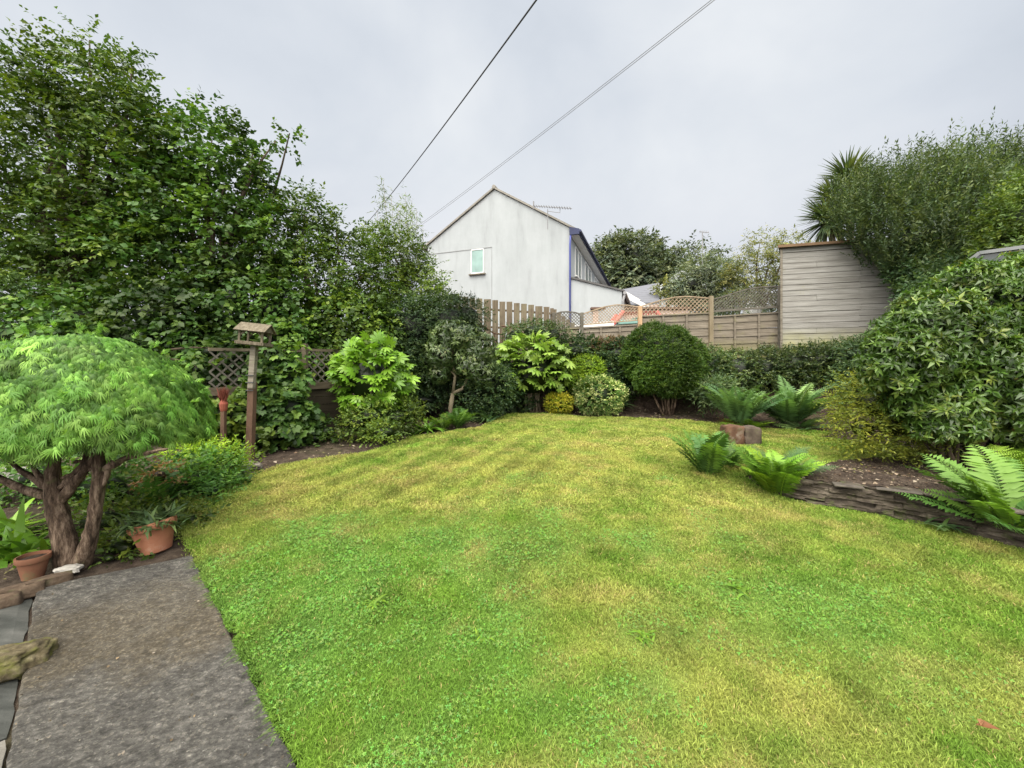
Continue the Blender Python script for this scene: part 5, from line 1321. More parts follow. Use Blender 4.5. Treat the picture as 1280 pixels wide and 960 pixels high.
# ivy clothing the lattice fence
iv = empty('ivy', 'broad leaved ivy climbing the lattice fence right of the bird table', 'ivy', gbase(350, 7.0))
L = Leaves()
lb = [lobe(345, 470, 36, 30, 7.0, .18), lobe(350, 510, 40, 30, 6.75, .22), lobe(325, 500, 24, 34, 6.6, .2), lobe(372, 525, 22, 24, 6.9, .25), lobe(355, 535, 24, 16, 6.6, .25)]
p, o_ = shell(lb, 120, .8); n = len(p)
sprays(L, p, o_ * .4 + np.array((.35, -.6, .1)), 3, .16, .105, IVY, droop=.45, upn=.5, flat=.4)
for c_, r_ in lb: L.core(c_, r_ * .7, .2)
L.build('foliage', M['tree_b'], iv)
iv = empty('ivy', 'young pale ivy low on the fence between the stake and the bird table post', 'ivy', gbase(295, 6.5))
L = Leaves(); lb = [lobe(295, 520, 18, 26, 6.3, .2), lobe(265, 525, 30, 26, 6.1, .25), lobe(232, 520, 30, 28, 5.9, .25), lobe(318, 548, 16, 14, 6.2, .2)]
p, o_ = shell(lb, 90, .8); sprays(L, p, o_ * .4 + np.array((.35, -.6, .1)), 3, .15, .09, IVY, droop=.4, upn=.5)
for c_, r_ in lb: L.core(c_, r_ * .7, .2)
L.build('foliage', M['shrub'], iv)

# ------------------------------------------------------------------ fatsias
def fatsia(name, label, cen, rad, base, mat, n, size, low=-.35):
    root = empty(name, label, 'shrub', base)
    L = Leaves(); mb = MB()
    d = rnd_dirs(n * 3); d = d[d[:, 2] > low][:n]; n = len(d)
    k = rng.uniform(.62, 1.03, n) ** .8; p = cen + d * rad * k[:, None]
    ld = norm(d * np.array((1, 1, .35)) + np.array((0, 0, -.12)) + rng.normal(size=(n, 3)) * .32)
    nr_ = d * .7 + np.array((0, -.25, .8)) + rng.normal(size=(n, 3)) * .36
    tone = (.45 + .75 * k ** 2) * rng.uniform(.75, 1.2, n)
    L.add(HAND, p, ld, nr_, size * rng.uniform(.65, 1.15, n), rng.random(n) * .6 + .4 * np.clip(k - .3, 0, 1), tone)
    L.core(cen - np.array((0, 0, rad[2] * .1)), rad * .55, .12)
    L.build('leaves', mat, root)
    for i in range(26):
        j = rng.integers(n); b_ = base + np.array((rng.normal() * .1, rng.normal() * .08, 0)); m_ = cen * .6 + b_ * .4 + rng.normal(size=3) * .1
        mb.tube([b_ - UP * .05, m_, p[j] * .5 + m_ * .5, p[j] - ld[j] * .02], [.02, .014, .008, .005], 6)
    mb.build('stems', M['pale_bark'], root, smooth=True)
    return root
Yf = 7.4
fatsia('fatsia', 'upright bright green fatsia with hand shaped leaves in front of the lattice fence', P(464, 472, Yf), np.array((47, 40, 52)) * Yf / F, gbase(467, Yf), M['fatsia'], 360, .19, low=-.85)
Yf = 9.9
fatsia('fatsia', 'spreading pale yellow green fatsia below the vertical board fence', P(662, 463, Yf), np.array((54, 40, 44)) * Yf / F, gbase(668, Yf), M['fatsia_pale'], 520, .21, low=-.55)
L = None
# ------------------------------------------------------------------ rounded shrubs
def ball(name, label, lobes, base, mat, dens, k, twig, size, tmpl, core=.86, stems=0, cat='shrub', inner=.9, tone=1.0, bark='bark', droop=.05, upn=.5, flat=.7, low=-1.0, wob=.5, group=None, tonevar=.35, part='crown'):
    root = empty(name, label, cat, base, group); L = Leaves()
    p, o_ = shell(lobes, dens, inner, low=low); sprays(L, p, o_, k, twig, size, tmpl, droop=droop, upn=upn, flat=flat, tone=tone, wob=wob, tonevar=tonevar)
    if core:
        for c_, r_ in lobes: L.core(c_, np.array(r_) * core, .2)
    L.build(part, mat, root)
    if stems:
        mb = MB(); c_ = lobes[0][0]
        for i in range(stems):
            u = (i + .5) / stems * 2 - 1; b_ = np.array(base) + np.array((u * .14, rng.normal() * .05, -.05)); t_ = c_ + np.array((u * lobes[0][1][0] * .5, rng.normal() * .15, -lobes[0][1][2] * .35))
            mb.tube([b_, b_ * .6 + t_ * .4 + rng.normal(size=3) * .04, t_], [.03, .024, .018], 8)
        mb.build('trunk', M[bark], root, smooth=True)
    return root
Yy = 9.55
ball('yew_ball', 'big dark green clipped yew ball on several bare stems', [lobe(827, 447, 47, 41, Yy), lobe(829, 462, 45, 33, Yy)], gbase(836, Yy), M['yew'], 800, 8, .07, .055, LANCE, core=.86, stems=7, bark='acer_bark', low=-1, flat=.6)
Yy = 9.5
ball('variegated_shrub', 'round cream variegated shrub beside the golden one', [lobe(750, 494, 31, 23, Yy)], gbase(750, Yy), M['varieg'], 520, 6, .08, .05, LEAF, core=.55)
Yy = 9.95
ball('lime_shrub', 'round lime green shrub peeping over the variegated one', [lobe(735, 460, 19, 15, Yy), lobe(724, 474, 15, 15, Yy)], gbase(735, Yy), M['lime'], 600, 7, .09, .055, LANCE, core=.75)
Yy = 9.6
ball('golden_shrub', 'small round golden yellow shrub at the lawn edge', [lobe(699, 504, 17, 12, Yy)], gbase(699, Yy), M['gold'], 700, 6, .06, .045, LEAF, core=.75)
Yy = 9.0
ball('evergreen_bush', 'dense dark evergreen bush right of the small bed tree', [lobe(607, 482, 32, 30, Yy), lobe(590, 495, 24, 22, Yy), lobe(632, 478, 16, 26, 9.5)], gbase(605, Yy), M['tree_d'], 220, 7, .16, .06, LEAF, core=.65, tone=1.3)
# small pieris tree with a bare crooked trunk
Yy = 8.6
pt_ = empty('pieris', 'small bed tree with crooked bare trunk and grey green whorled leaves', 'small tree', gbase(566, Yy))
L = Leaves(); lb = [lobe(570, 420, 34, 22, Yy), lobe(600, 435, 24, 22, Yy), lobe(552, 440, 22, 26, Yy), lobe(590, 455, 28, 22, Yy), lobe(550, 465, 14, 16, Yy), lobe(605, 465, 18, 20, Yy)]
p, o_ = shell(lb, 105, .5)
for j in range(7):
    n = len(p); a_ = j / 7 * 6.283 + rng.random(n)
    s_ = norm(np.cross(o_, rng.normal(size=(n, 3)))); t_ = np.cross(o_, s_); d = s_ * np.cos(a_)[:, None] + t_ * np.sin(a_)[:, None] + o_ * .35
    if j == 0: hb = rng.random(n); tb_ = rng.uniform(.5, 1.2, n)
    L.add(LANCE, p, d, o_ + UP * .5, .115 * rng.uniform(.7, 1.2, n), np.clip(hb * .93 + rng.normal(size=n) * .05, 0, .945), tb_)
L.build('crown', M['pieris'], pt_)
mb = MB(); b_ = gbase(566, Yy)
f_ = P(566, 492, Yy); mb.tube([b_ - UP * .05, P(563, 510, Yy), f_], [.06, .05, .045], 9)
mb.tube([f_, P(578, 486, Yy), P(584, 474, Yy), P(598, 455, Yy)], [.04, .034, .026, .012], 8); mb.tube([f_, P(569, 470, Yy), P(564, 445, Yy), P(572, 425, Yy)], [.036, .03, .02, .01], 8); mb.tube([P(569, 470, Yy), P(556, 455, Yy), P(550, 440, Yy)], [.02, .015, .008], 6)
mb.build('trunk', M['pale_bark'], pt_, smooth=True)
# low shrubs
Yy = 6.9
ball('low_shrub', 'mid green low shrub at the foot of the upright fatsia', [lobe(462, 520, 30, 17, 7.0), lobe(445, 530, 20, 15, Yy), lobe(495, 522, 24, 20, 7.2), lobe(480, 540, 22, 12, 6.7), lobe(512, 515, 14, 16, 7.4)], gbase(470, Yy), M['shrub'], 190, 7, .17, .055, LEAF, core=.55, inner=.6)
ball('dark_low_shrub', 'small dark shrub at the bed edge between the ivy and the upright fatsia', [lobe(408, 540, 18, 12, 7.0), lobe(393, 548, 10, 8, 6.8)], gbase(408, 7.0), M['tree_b'], 170, 7, .15, .06, LEAF, core=.55)
ball('shadow_shrub', 'dark ground shrub filling the shade behind the strappy plants', [lobe(530, 500, 26, 10, 9.0), lobe(640, 500, 26, 16, 9.9), lobe(615, 505, 20, 12, 9.6)], gbase(590, 9.3), M['tree_d'], 160, 7, .16, .07, LEAF, core=.6, tone=.9)
ball('bank_shrub', 'dark leafy shrub behind the lime and yew balls', [lobe(775, 445, 30, 18, 10.35), lobe(720, 440, 30, 16, 10.4), lobe(790, 470, 26, 22, 10.2), lobe(700, 470, 24, 22, 10.3), lobe(760, 465, 20, 20, 10.2), lobe(870, 470, 30, 26, 10.0)], gbase(770, 10.1), M['tree_d'], 150, 6, .18, .085, LEAF, core=.6, tone=1.15)
ball('reddish_shrub', 'low brownish red tinted plants against the fence foot left of the yew ball', [lobe(762, 432, 20, 8, 10.55), lobe(745, 436, 12, 7, 10.5)], gbase(760, 10.55), foliage('leaf_bronze', [(0, (.09, .07, .03)), (.5, (.17, .11, .05)), (1, (.26, .16, .08))]), 260, 6, .12, .06, LEAF, core=.55)
ball('grey_shrub', 'grey green shrub between the iron hoops and the panel fence', [lobe(668, 415, 22, 13, 10.5), lobe(690, 420, 16, 14, 10.45), lobe(645, 418, 14, 10, 10.6)], gbase(668, 10.5), M['grey'], 220, 6, .14, .06, LEAF, core=.6, tone=.65)
# clipped low hedge on the bank
lb = [lobe(px, py, 30, ry, Y_, .55) for px, py, ry, Y_ in ((885, 462, 24, 10.0), (920, 464, 25, 9.95), (955, 463, 25, 9.85), (990, 460, 25, 9.75), (1022, 457, 26, 9.6), (1050, 455, 27, 9.45))]
ball('cotoneaster_hedge', 'dark small leaved hedge growing along the bank below the shed', lb, gbase(970, 9.7), M['hedge'], 260, 8, .14, .05, LEAF, core=.7, cat='hedge', inner=.85, part='foliage')
ball('hedge_end_shrub', 'bright leafy shrub at the right end of the low hedge below the shed', [lobe(1075, 445, 22, 16, 8.8), lobe(1070, 475, 20, 18, 8.6), lobe(1095, 440, 20, 18, 8.7)], gbase(1075, 8.8), M['tree_e'], 180, 7, .18, .085, LANCE, core=.6)

# ------------------------------------------------------------------ ferns and strappy plants
def fern(name, label, base, n, length, mat, pairs=22, wid=.2, tmpl=PINNA_S, elev=(35, 75), droop=.75, group=None, cat='fern', az=(0, 360), tone=1.0, hue=.5):
    root = empty(name, label, cat, base, group); L = Leaves()
    for i in range(n):
        a_ = R(rng.uniform(*az)) if az != (0, 360) else i / n * 2 * math.pi + rng.normal() * .25
        e_ = R(rng.uniform(*elev)); Lf = length * rng.uniform(.65, 1.15)
        h = np.array((math.cos(a_), math.sin(a_), 0)); pts = []; q = np.array(base, float) + h * .02 + rng.normal(size=3) * np.array((.04, .04, .0)); ns = 26
        ee = e_; tw_ = rng.normal() * .25
        tans = []
        for s in range(ns + 1):
            t_ = h * math.cos(ee) + UP * math.sin(ee); pts.append(q.copy()); tans.append(t_); q = q + t_ * Lf / ns; ee -= droop * e_ / ns * 1.25 * (.4 + 1.2 * s / ns)
        pts = np.array(pts); tans = np.array(tans)
        side = norm(np.cross(tans, UP)); nrm_ = norm(np.cross(side, tans)); side = norm(side + nrm_ * tw_); nrm_ = norm(np.cross(side, tans))
        sv = np.linspace(.12, .99, pairs); P_ = np.stack([np.interp(sv * ns, range(ns + 1), pts[:, k]) for k in range(3)], 1); idx = np.clip((sv * ns).astype(int), 0, ns)
        env = np.clip(np.sin(math.pi * np.clip(sv * .93 + .09, 0, 1)) ** .75, .06, 1) * Lf * wid
        hh = np.clip(hue + rng.normal() * .3, 0, 1); tt = tone * rng.uniform(.5, 1.25) * (.6 + .5 * sv)
        for sg in (-1, 1):
            d = side[idx] * sg + tans[idx] * .35 + nrm_[idx] * .12 + rng.normal(size=(pairs, 3)) * .06
            L.add(tmpl, P_, d, nrm_[idx] + rng.normal(size=(pairs, 3)) * .12, env * rng.uniform(.85, 1.1, pairs), hh, tt)
        # midrib strip
        ww = side * (.0028 * np.linspace(1, .3, ns + 1))[:, None]; V_ = np.concatenate([pts - ww, pts + ww]); m_ = ns + 1
        L.raw(V_, [(k, k + 1, k + 1 + m_) for k in range(ns)] + [(k, k + 1 + m_, k + m_) for k in range(ns)], .85, .8)
    L.build('fronds', mat, root)
    return root
def strappy(name, label, base, n, length, mat, group=None, cat='plant', wscale=1.3, elev=.7, tone=1.0, spread=.05, tmpl=STRAP, root=None, part='leaves'):
    root = root or empty(name, label, cat, base, group); L = Leaves()
    d = norm(rng.normal(size=(n, 3)) * np.array((1, 1, .15)) + np.array((0, 0, elev)))
    L.add(tmpl, np.array(base) + rng.normal(size=(n, 3)) * np.array((spread, spread, 0)), d, np.array((0, 0, 1)) + rng.normal(size=(n, 3)) * .15, length * rng.uniform(.6, 1.15, n), rng.random(n), tone * rng.uniform(.55, 1.2, n), wscale)
    L.build(part, mat, root); return root
# ferns in front of the raised bed
PINNA_W = T_leaf(.27, .04, .15)
FG = 'ferns in front of the raised bed'
c = G(978, 624); c[1] += .12
fern('fern', 'bright green fern with wide arching fronds beside the stone wall end', c, 28, .66, M['fern'], 26, .22, PINNA_W, (48, 86), group=FG, tone=1.25, droop=.72)
c = G(893, 600); c[1] += .15
fern('fern', 'deeper green fern left of the bright one on the lawn', c, 20, .74, M['fern_d'], 25, .21, PINNA_W, (55, 88), group=FG, droop=.62, tone=1.1)
c = G(918, 590); c[1] += .2
fern('fern', 'small deep green fern between the two larger ones', c, 18, .52, M['fern_d'], 25, .21, PINNA_W, (40, 85), group=FG, tone=1.1)
c = np.array((3.05, 4.55, .38)); fern('fern', 'blue green fern growing over the end of the stone wall', c, 18, .46, M['fern_b'], 26, .22, PINNA, (20, 70), group=FG)
# right edge ferns under the rhododendron
c = np.array((4.12, 3.34, .24))
fern('fern', 'large green fern in front of the stone wall at the right photo edge', c, 24, .76, M['fern_d'], 26, .22, PINNA_W, (15, 80), group='ferns at the right edge', tone=1.15, hue=.6)
c = np.array((4.95, 3.75, .44)); fern('fern', 'fern behind the stone wall at the right photo edge, under the rhododendron', c, 18, .62, M['fern'], 28, .24, PINNA, (25, 75), group='ferns at the right edge', tone=.9)
c = np.array((4.45, 3.02, .10)); strappy('strap_plant', 'strappy green plant low at the right photo edge beside the fern', c, 46, .38, M['strap'], wscale=1.2, tone=.8)
c = np.array((3.88, 3.60, .16)); strappy('wall_plant', 'little pale plant sprouting at the foot of the stone wall', c, 18, .18, M['fern_b'], wscale=1.6)
# ferns at the back right
c = gbase(925, 8.1); fern('fern', 'upright blue green fern directly behind the masonry block', c, 40, 1.1, M['fern_b'], 32, .17, PINNA_S, (50, 84), group='ferns below the low hedge', droop=.66, tone=1.3)
c = gbase(990, 8.15); fern('fern', 'biggest blue green fern behind the masonry block, arching wide', c, 46, 1.2, M['fern_b'], 34, .17, PINNA_S, (38, 84), group='ferns below the low hedge', droop=.66, tone=1.4)
c = gbase(1000, 7.95); c[0] += .05; fern('fern', 'low pale fern at the lower right of the biggest one', c, 12, .55, M['fern_b'], 22, .24, PINNA_S, (5, 50), group='ferns below the low hedge', tone=1.2)
c = gbase(935, 7.9); fern('fern', 'low pale fern at the lower left of the biggest one', c, 12, .55, M['fern'], 22, .22, PINNA_S, (5, 50), group='ferns below the low hedge', tone=.9)
c = gbase(900, 8.5); 
ball('grey_leaf_plant', 'dull green bushy plant with rusty stems left of the biggest fern', [lobe(900, 490, 22, 16, 8.8), lobe(885, 492, 15, 13, 8.8)], gbase(903, 8.6), M['grey'], 170, 7, .2, .10, LANCE, core=.45, upn=.3, inner=.5, tone=.75)
c = gbase(915, 8.3); strappy('rusty_plant', 'low plant with dead rusty leaves in front of the dull bushy one', c, 46, .34, foliage('leaf_rusty', [(0, (.10, .05, .025)), (.6, (.18, .09, .04)), (1, (.12, .18, .04))]), wscale=.9, elev=.9)
strappy('strap_plant', 'dark strappy leaved plant showing between lime shrub and yew ball', gbase(775, 10.0) + UP * .1, 40, .55, M['tree_e'], elev=1.0)
# bed edge plants on the left
strappy('bed_plant', 'pale green strappy plant at the bed edge right of the low shrub', gbase(533, 7.75), 54, .52, M['strap'], group='small plants along the back bed edge', tone=1.1)
fern('bed_fern', 'small fern in the bed under the small crooked trunk', gbase(572, 8.05), 18, .60, M['fern_d'], 20, .24, PINNA_S, (30, 80), group='small plants along the back bed edge')
strappy('bed_plant', 'grey green spiky plant at the bed edge below the dark evergreen bush', gbase(608, 8.7), 64, .50, M['fern_b'], group='small plants along the back bed edge', elev=.9, wscale=1.0)
fern('bed_fern', 'tiny dark fern between the pale strappy plant and the crooked trunk', gbase(555, 7.95), 14, .46, M['fern'], 20, .24, PINNA_S, (30, 80), group='small plants along the back bed edge', tone=.8)

# ------------------------------------------------------------------ rhododendron
rh = empty('rhododendron', 'large rhododendron with glossy whorled leaves over the raised bed', 'shrub', np.array((6.0, 5.3, .45)))
L = Leaves()
lb = [lobe(1255, 395, 90, 72, 5.5), lobe(1170, 415, 62, 55, 5.1), lobe(1130, 450, 48, 48, 5.0), lobe(1225, 470, 85, 62, 5.1), lobe(1165, 500, 50, 36, 5.0), lobe(1320, 440, 90, 100, 5.3), lobe(1105, 440, 20, 26, 4.95), lobe(1215, 352, 40, 24, 5.4), lobe(1290, 350, 60, 36, 5.6), lobe(1240, 520, 70, 36, 5.1), lobe(1310, 530, 70, 50, 5.2), lobe(1180, 530, 40, 26, 4.9)]
p, o_ = shell(lb, 165, .55, low=-.85); n = len(p)
o_ = norm(o_ + UP * .35)
hb = rng.random(n) * .9; cl_ = fbm(p[:, 0] * 2.2 + 9, p[:, 2] * 2.2 + p[:, 1], 3); tb_ = rng.uniform(.6, 1.15, n) * (.55 + .9 * cl_)
rst = rng.random(n) < .006; hb = np.minimum(hb, .93); hb[rst] = .99
for ring, (nl_, el, sc) in enumerate(((7, .10, 1.0), (5, .85, .75))):
    for j in range(nl_):
        a_ = j / nl_ * 6.283 + rng.random(n) * .5
        s_ = norm(np.cross(o_, np.array((.3, .2, 1)) + rng.normal(size=(n, 3)) * .2)); t_ = np.cross(o_, s_)
        d = s_ * np.cos(a_)[:, None] + t_ * np.sin(a_)[:, None] + o_ * (el + rng.normal(size=n) * .28)[:, None] + rng.normal(size=(n, 3)) * .22 - UP * .12
        L.add(T_leaf(.34, .06, .22) if ring == 0 else T_leaf(.30, .05, .05), p, d, o_ * .7 + UP * .5 + rng.normal(size=(n, 3)) * .3, .108 * sc * rng.uniform(.6, 1.2, n), np.where(rst, .99, np.clip(hb + rng.normal(size=n) * .06 + .08 * ring, 0, .955)), tb_ * (1 + .2 * ring) * rng.uniform(.85, 1.15, n))
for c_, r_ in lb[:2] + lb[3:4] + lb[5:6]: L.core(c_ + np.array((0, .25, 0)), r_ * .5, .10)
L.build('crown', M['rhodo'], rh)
mb = MB(); b_ = np.array((5.75, 5.15, .40))
for (px, py, Y_, sx_) in ((1130, 470, 5.0, -.25), (1165, 440, 5.1, -.15), (1200, 440, 5.1, -.05), (1225, 470, 5.0, .1), (1260, 420, 5.4, .2), (1290, 470, 5.2, .3), (1150, 510, 5.0, -.2), (1190, 500, 4.9, 0), (1240, 500, 4.95, .15), (1270, 520, 5.0, .2)):
    t_ = P(px, py, Y_); bb_ = b_ + np.array((sx_, rng.normal() * .1, 0)); pts = [bb_ * (1 - s) + t_ * s + np.array((.10 * math.sin(s * 5 + px), .06 * math.sin(s * 7), .12 * math.sin(s * 3))) * min(1, s * 3) for s in np.linspace(0, 1, 8)]
    mb.tube(pts, [.032 * (1 - s * .7) for s in np.linspace(0, 1, 8)], 7)
mb.build('stems', M['bark'], rh, smooth=True)
ball('shade_shrub', 'dark twiggy undergrowth beneath the right side of the rhododendron', [(np.array((6.9, 5.6, .75)), np.array((.9, .4, .55))), (np.array((6.3, 5.75, .7)), np.array((.6, .3, .4))), (np.array((7.8, 5.2, .7)), np.array((.7, .4, .55)))], np.array((6.9, 5.6, .45)), M['tree_d'], 90, 7, .2, .075, LANCE, core=.5, inner=.5, tone=.9)
ball('olive_shrub', 'soft yellow green shrub at the left foot of the rhododendron', [lobe(1092, 505, 42, 38, 5.7), lobe(1115, 530, 40, 36, 5.5), lobe(1078, 535, 28, 26, 5.6), lobe(1145, 540, 34, 30, 5.4), lobe(1120, 485, 34, 30, 5.6)], gbase(1105, 6.0), M['olive'], 230, 9, .24, .055, LANCE, core=.4, inner=.45, upn=.3, tone=1.0)

# ------------------------------------------------------------------ right background
ft = empty('feathery_tree', 'tall feathery grey green bush with wispy shoots above the shed', 'tree', np.array((10.0, 9.5, 1.8)))
L = Leaves()
lb = [lobe(1095, 262, 44, 46, 9.6), lobe(1150, 258, 56, 54, 9.6), lobe(1215, 252, 60, 58, 9.7), lobe(1268, 260, 56, 66, 9.8), lobe(1140, 305, 60, 45, 9.3), lobe(1205, 300, 75, 60, 9.3), lobe(1132, 325, 32, 24, 9.2), lobe(1180, 345, 50, 34, 9.0), lobe(1330, 265, 50, 75, 9.8), lobe(1068, 275, 22, 32, 9.7)]
p, o_ = shell(lb, 58, .3)
sprays(L, p, norm(o_ * .35 + UP * .9), 16, .55, .10, LANCE, droop=-.1, spread=.6, flat=.8, wob=.3, tone=1.0)
# wispy shoots
n = 520; px = rng.uniform(1050, 1345, n); top = np.interp(px, [1040, 1090, 1150, 1215, 1265, 1345], [246, 222, 204, 194, 190, 190])
pos = np.array([P(a_, b_ + 6 + rng.uniform(0, 30), 9.7 + rng.normal() * .4) for a_, b_ in zip(px, top)])
sprays(L, pos, np.repeat(UP[None], n, 0) + np.array((.12, 0, 0)), 12, .5, .075, NARROW, droop=-.1, spread=.5, wob=.18, tone=1.1)
for c_, r_ in lb[4:8]: L.core(c_, r_ * .42, .14)
L.build('crown', M['feather'], ft)
mb = MB(); limbs(mb, np.array((11.2, 9.9, 1.7)), [c_ for c_, r_ in lb[1:4] + lb[8:9]], .10); mb.build('trunk', M['bark'], ft, smooth=True)
ball('dark_ivy_bush', 'dark green leafy bush hanging over the right end of the shed', [lobe(1140, 335, 26, 24, 9.15), lobe(1162, 345, 30, 26, 8.9), lobe(1190, 352, 34, 20, 7.9), lobe(1175, 365, 40, 30, 8.7), lobe(1160, 372, 20, 20, 7.3), lobe(1162, 385, 26, 20, 8.6)], np.array((9.3, 8.9, 1.5)), M['tree_d'], 150, 8, .22, .075, LEAF, core=.5, inner=.5, tone=1.3)
cor = empty('cordyline', 'spiky cordyline palm rising behind the left end of the feathery bush', 'palm', np.array((10.6, 12.6, 2.4)))
L = Leaves(); mb = MB(); b_ = np.array((10.6, 12.6, 2.3))
for (px, py, s_) in ((1060, 224, .9), (1045, 250, .9), (1036, 276, .95), (1078, 245, .85)):
    c_ = P(px, py, 12.6); n = 340
    d = norm(rng.normal(size=(n, 3)) + np.array((-.1, 0, .25)))
    L.add(SWORD, c_ + d * .05, d, np.array((0, 0, 1)) + rng.normal(size=(n, 3)) * .2, 1.0 * s_ * rng.uniform(.7, 1.1, n), rng.random(n), rng.uniform(.5, 1.2, n), 1.25)
    m_ = b_ * .4 + c_ * .6 + np.array((.1, 0, -.3)); mb.tube([b_, m_, c_], [.13, .10, .08], 8)
L.build('crown', M['cordy'], cor); mb.build('trunk', M['pale_bark'], cor, smooth=True)
ball('griselinia_hedge', 'tall bright green hedge at the right photo edge above the rhododendron', [lobe(1290, 285, 46, 58, 7.2), lobe(1345, 270, 60, 90, 7.2), lobe(1262, 320, 32, 30, 7.1), lobe(1300, 340, 60, 40, 7.0)], np.array((9.6, 7.3, 1.2)), M['tree_c'], 150, 8, .2, .07, LEAF, core=.55, inner=.6, cat='hedge', part='foliage')

# far trees beyond the neighbouring gardens
FT = 'trees far beyond the fence'
broad_tree('distant_tree', 'large grey green distant tree just right of the white house', 'tree', [lobe(790, 330, 40, 36, 34), lobe(765, 335, 26, 36, 34), lobe(825, 345, 34, 30, 34), lobe(795, 352, 48, 24, 33), lobe(850, 352, 20, 20, 35)], np.array((10.5, 34, 2)), M['far'], M['bark'], 13, 9, .9, .32, LEAF, r0=.3, inner=.5, core=.5, group=FT)
broad_tree('distant_tree', 'pale hazy distant tree under the tiny aerial mast', 'tree', [lobe(872, 325, 30, 20, 40), lobe(855, 340, 20, 20, 40), lobe(895, 335, 20, 18, 40)], np.array((18.6, 40, 2)), M['far'], M['bark'], 3.2, 8, 1.0, .36, LEAF, r0=.3, inner=.4, group=FT)
broad_tree('garden_tree', 'rounded green garden tree behind the arched trellis', 'tree', [lobe(880, 345, 36, 26, 19), lobe(905, 350, 28, 22, 19), lobe(865, 358, 30, 20, 18.5), lobe(890, 368, 40, 16, 18.5)], np.array((9.2, 19, 2.3)), M['far'], M['bark'], 30, 9, .5, .18, LANCE, r0=.14, inner=.5, core=.4, group=FT, tone=1.25, droop=.4)
broad_tree('garden_tree', 'yellowish airy tree beside the shed, its tip standing up highest', 'tree', [lobe(950, 310, 18, 22, 17), lobe(945, 340, 32, 26, 17), lobe(975, 325, 22, 30, 17), lobe(925, 350, 28, 20, 17), lobe(990, 305, 24, 10, 17), lobe(955, 365, 30, 16, 16.5)], np.array((10.5, 17, 2.3)), M['far2'], M['bark'], 26, 8, .45, .14, LANCE, r0=.1, inner=.45, group=FT, droop=.3)
broad_tree('garden_tree', 'low bright green bush in front of the pale hipped roof', 'tree', [lobe(848, 366, 22, 9, 22), lobe(832, 362, 14, 9, 22)], np.array((9.2, 22, 2.3)), M['far2'], M['bark'], 30, 8, .4, .16, LEAF, r0=.08, inner=.5, core=.4, group=FT)
broad_tree('trellis_shrub', 'dark climber shrub showing through the last trellis beside the shed', 'shrub', [lobe(925, 378, 26, 16, 12.2), lobe(960, 375, 22, 18, 12.2), lobe(895, 385, 16, 10, 12.4)], np.array((7.0, 12.2, 2.2)), M['far'], M['bark'], 40, 8, .25, .09, LEAF, r0=.05, inner=.5, tone=1.0)

# ------------------------------------------------------------------ domed tree
Yd = 3.35
ac = empty('domed_tree', 'low domed ornamental tree with feathery bright green leaves and twin trunks', 'tree', G(88, 708))
L = Leaves()
cen = P(99, 566, Yd); cen[2] = 1.13
rx, ry, rz_ = 130 / F * Yd, .80, .755
ns_, kk = 3300, 28
th = rng.uniform(0, 2 * math.pi, ns_); u = rng.uniform(.02, 1, ns_); rr = np.sqrt(np.clip(1 - u * u, 0, 1))
d = np.stack([rr * np.cos(th), rr * np.sin(th), u], 1)
depth = rng.uniform(.86, .99, ns_)
st = cen + d * np.array((rx, ry, rz_)) * depth[:, None]
tang = norm(np.stack([np.cos(th), np.sin(th), -.30 - .9 * rr], 1) * np.array((1, 1, 1)) + rng.normal(size=(ns_, 3)) * .28)
nrm0 = norm(d / np.array((rx, ry, rz_)))
sd_ = norm(np.cross(tang, nrm0)); Ls = rng.uniform(.08, .18, ns_)
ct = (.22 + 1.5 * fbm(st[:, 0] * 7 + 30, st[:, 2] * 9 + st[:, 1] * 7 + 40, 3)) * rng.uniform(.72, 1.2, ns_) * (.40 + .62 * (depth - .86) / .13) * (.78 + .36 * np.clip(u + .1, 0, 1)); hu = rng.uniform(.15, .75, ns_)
for j in range(kk):
    q = rng.random(ns_)
    pos = st + tang * (Ls * q)[:, None] + sd_ * (rng.normal(size=ns_) * .028)[:, None] + nrm0 * (.018 * np.sin(q * 3.1) + rng.normal(size=ns_) * .006)[:, None] + np.array((0, 0, -.05)) * (q * q)[:, None]
    ld = norm(tang + sd_ * (rng.normal(size=ns_) * .36)[:, None] + np.array((0, 0, -.3)) + rng.normal(size=(ns_, 3)) * .15)
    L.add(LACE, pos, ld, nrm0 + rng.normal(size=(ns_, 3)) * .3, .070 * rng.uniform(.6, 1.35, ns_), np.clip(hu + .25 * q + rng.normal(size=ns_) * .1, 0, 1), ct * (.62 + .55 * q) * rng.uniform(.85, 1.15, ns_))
n = 70; th = rng.uniform(0, 6.283, n); u = rng.uniform(.1, 1, n); rr = np.sqrt(1 - u * u); d = np.stack([rr * np.cos(th), rr * np.sin(th), u], 1); p = cen + d * np.array((rx, ry, rz_)) * 1.0
for j in range(5): L.add(LACE, p + d * (.02 + .012 * j), d * .8 + rng.normal(size=(n, 3)) * .5, rng.normal(size=(n, 3)), .055, rng.uniform(.4, 1, n), rng.uniform(.8, 1.3, n))
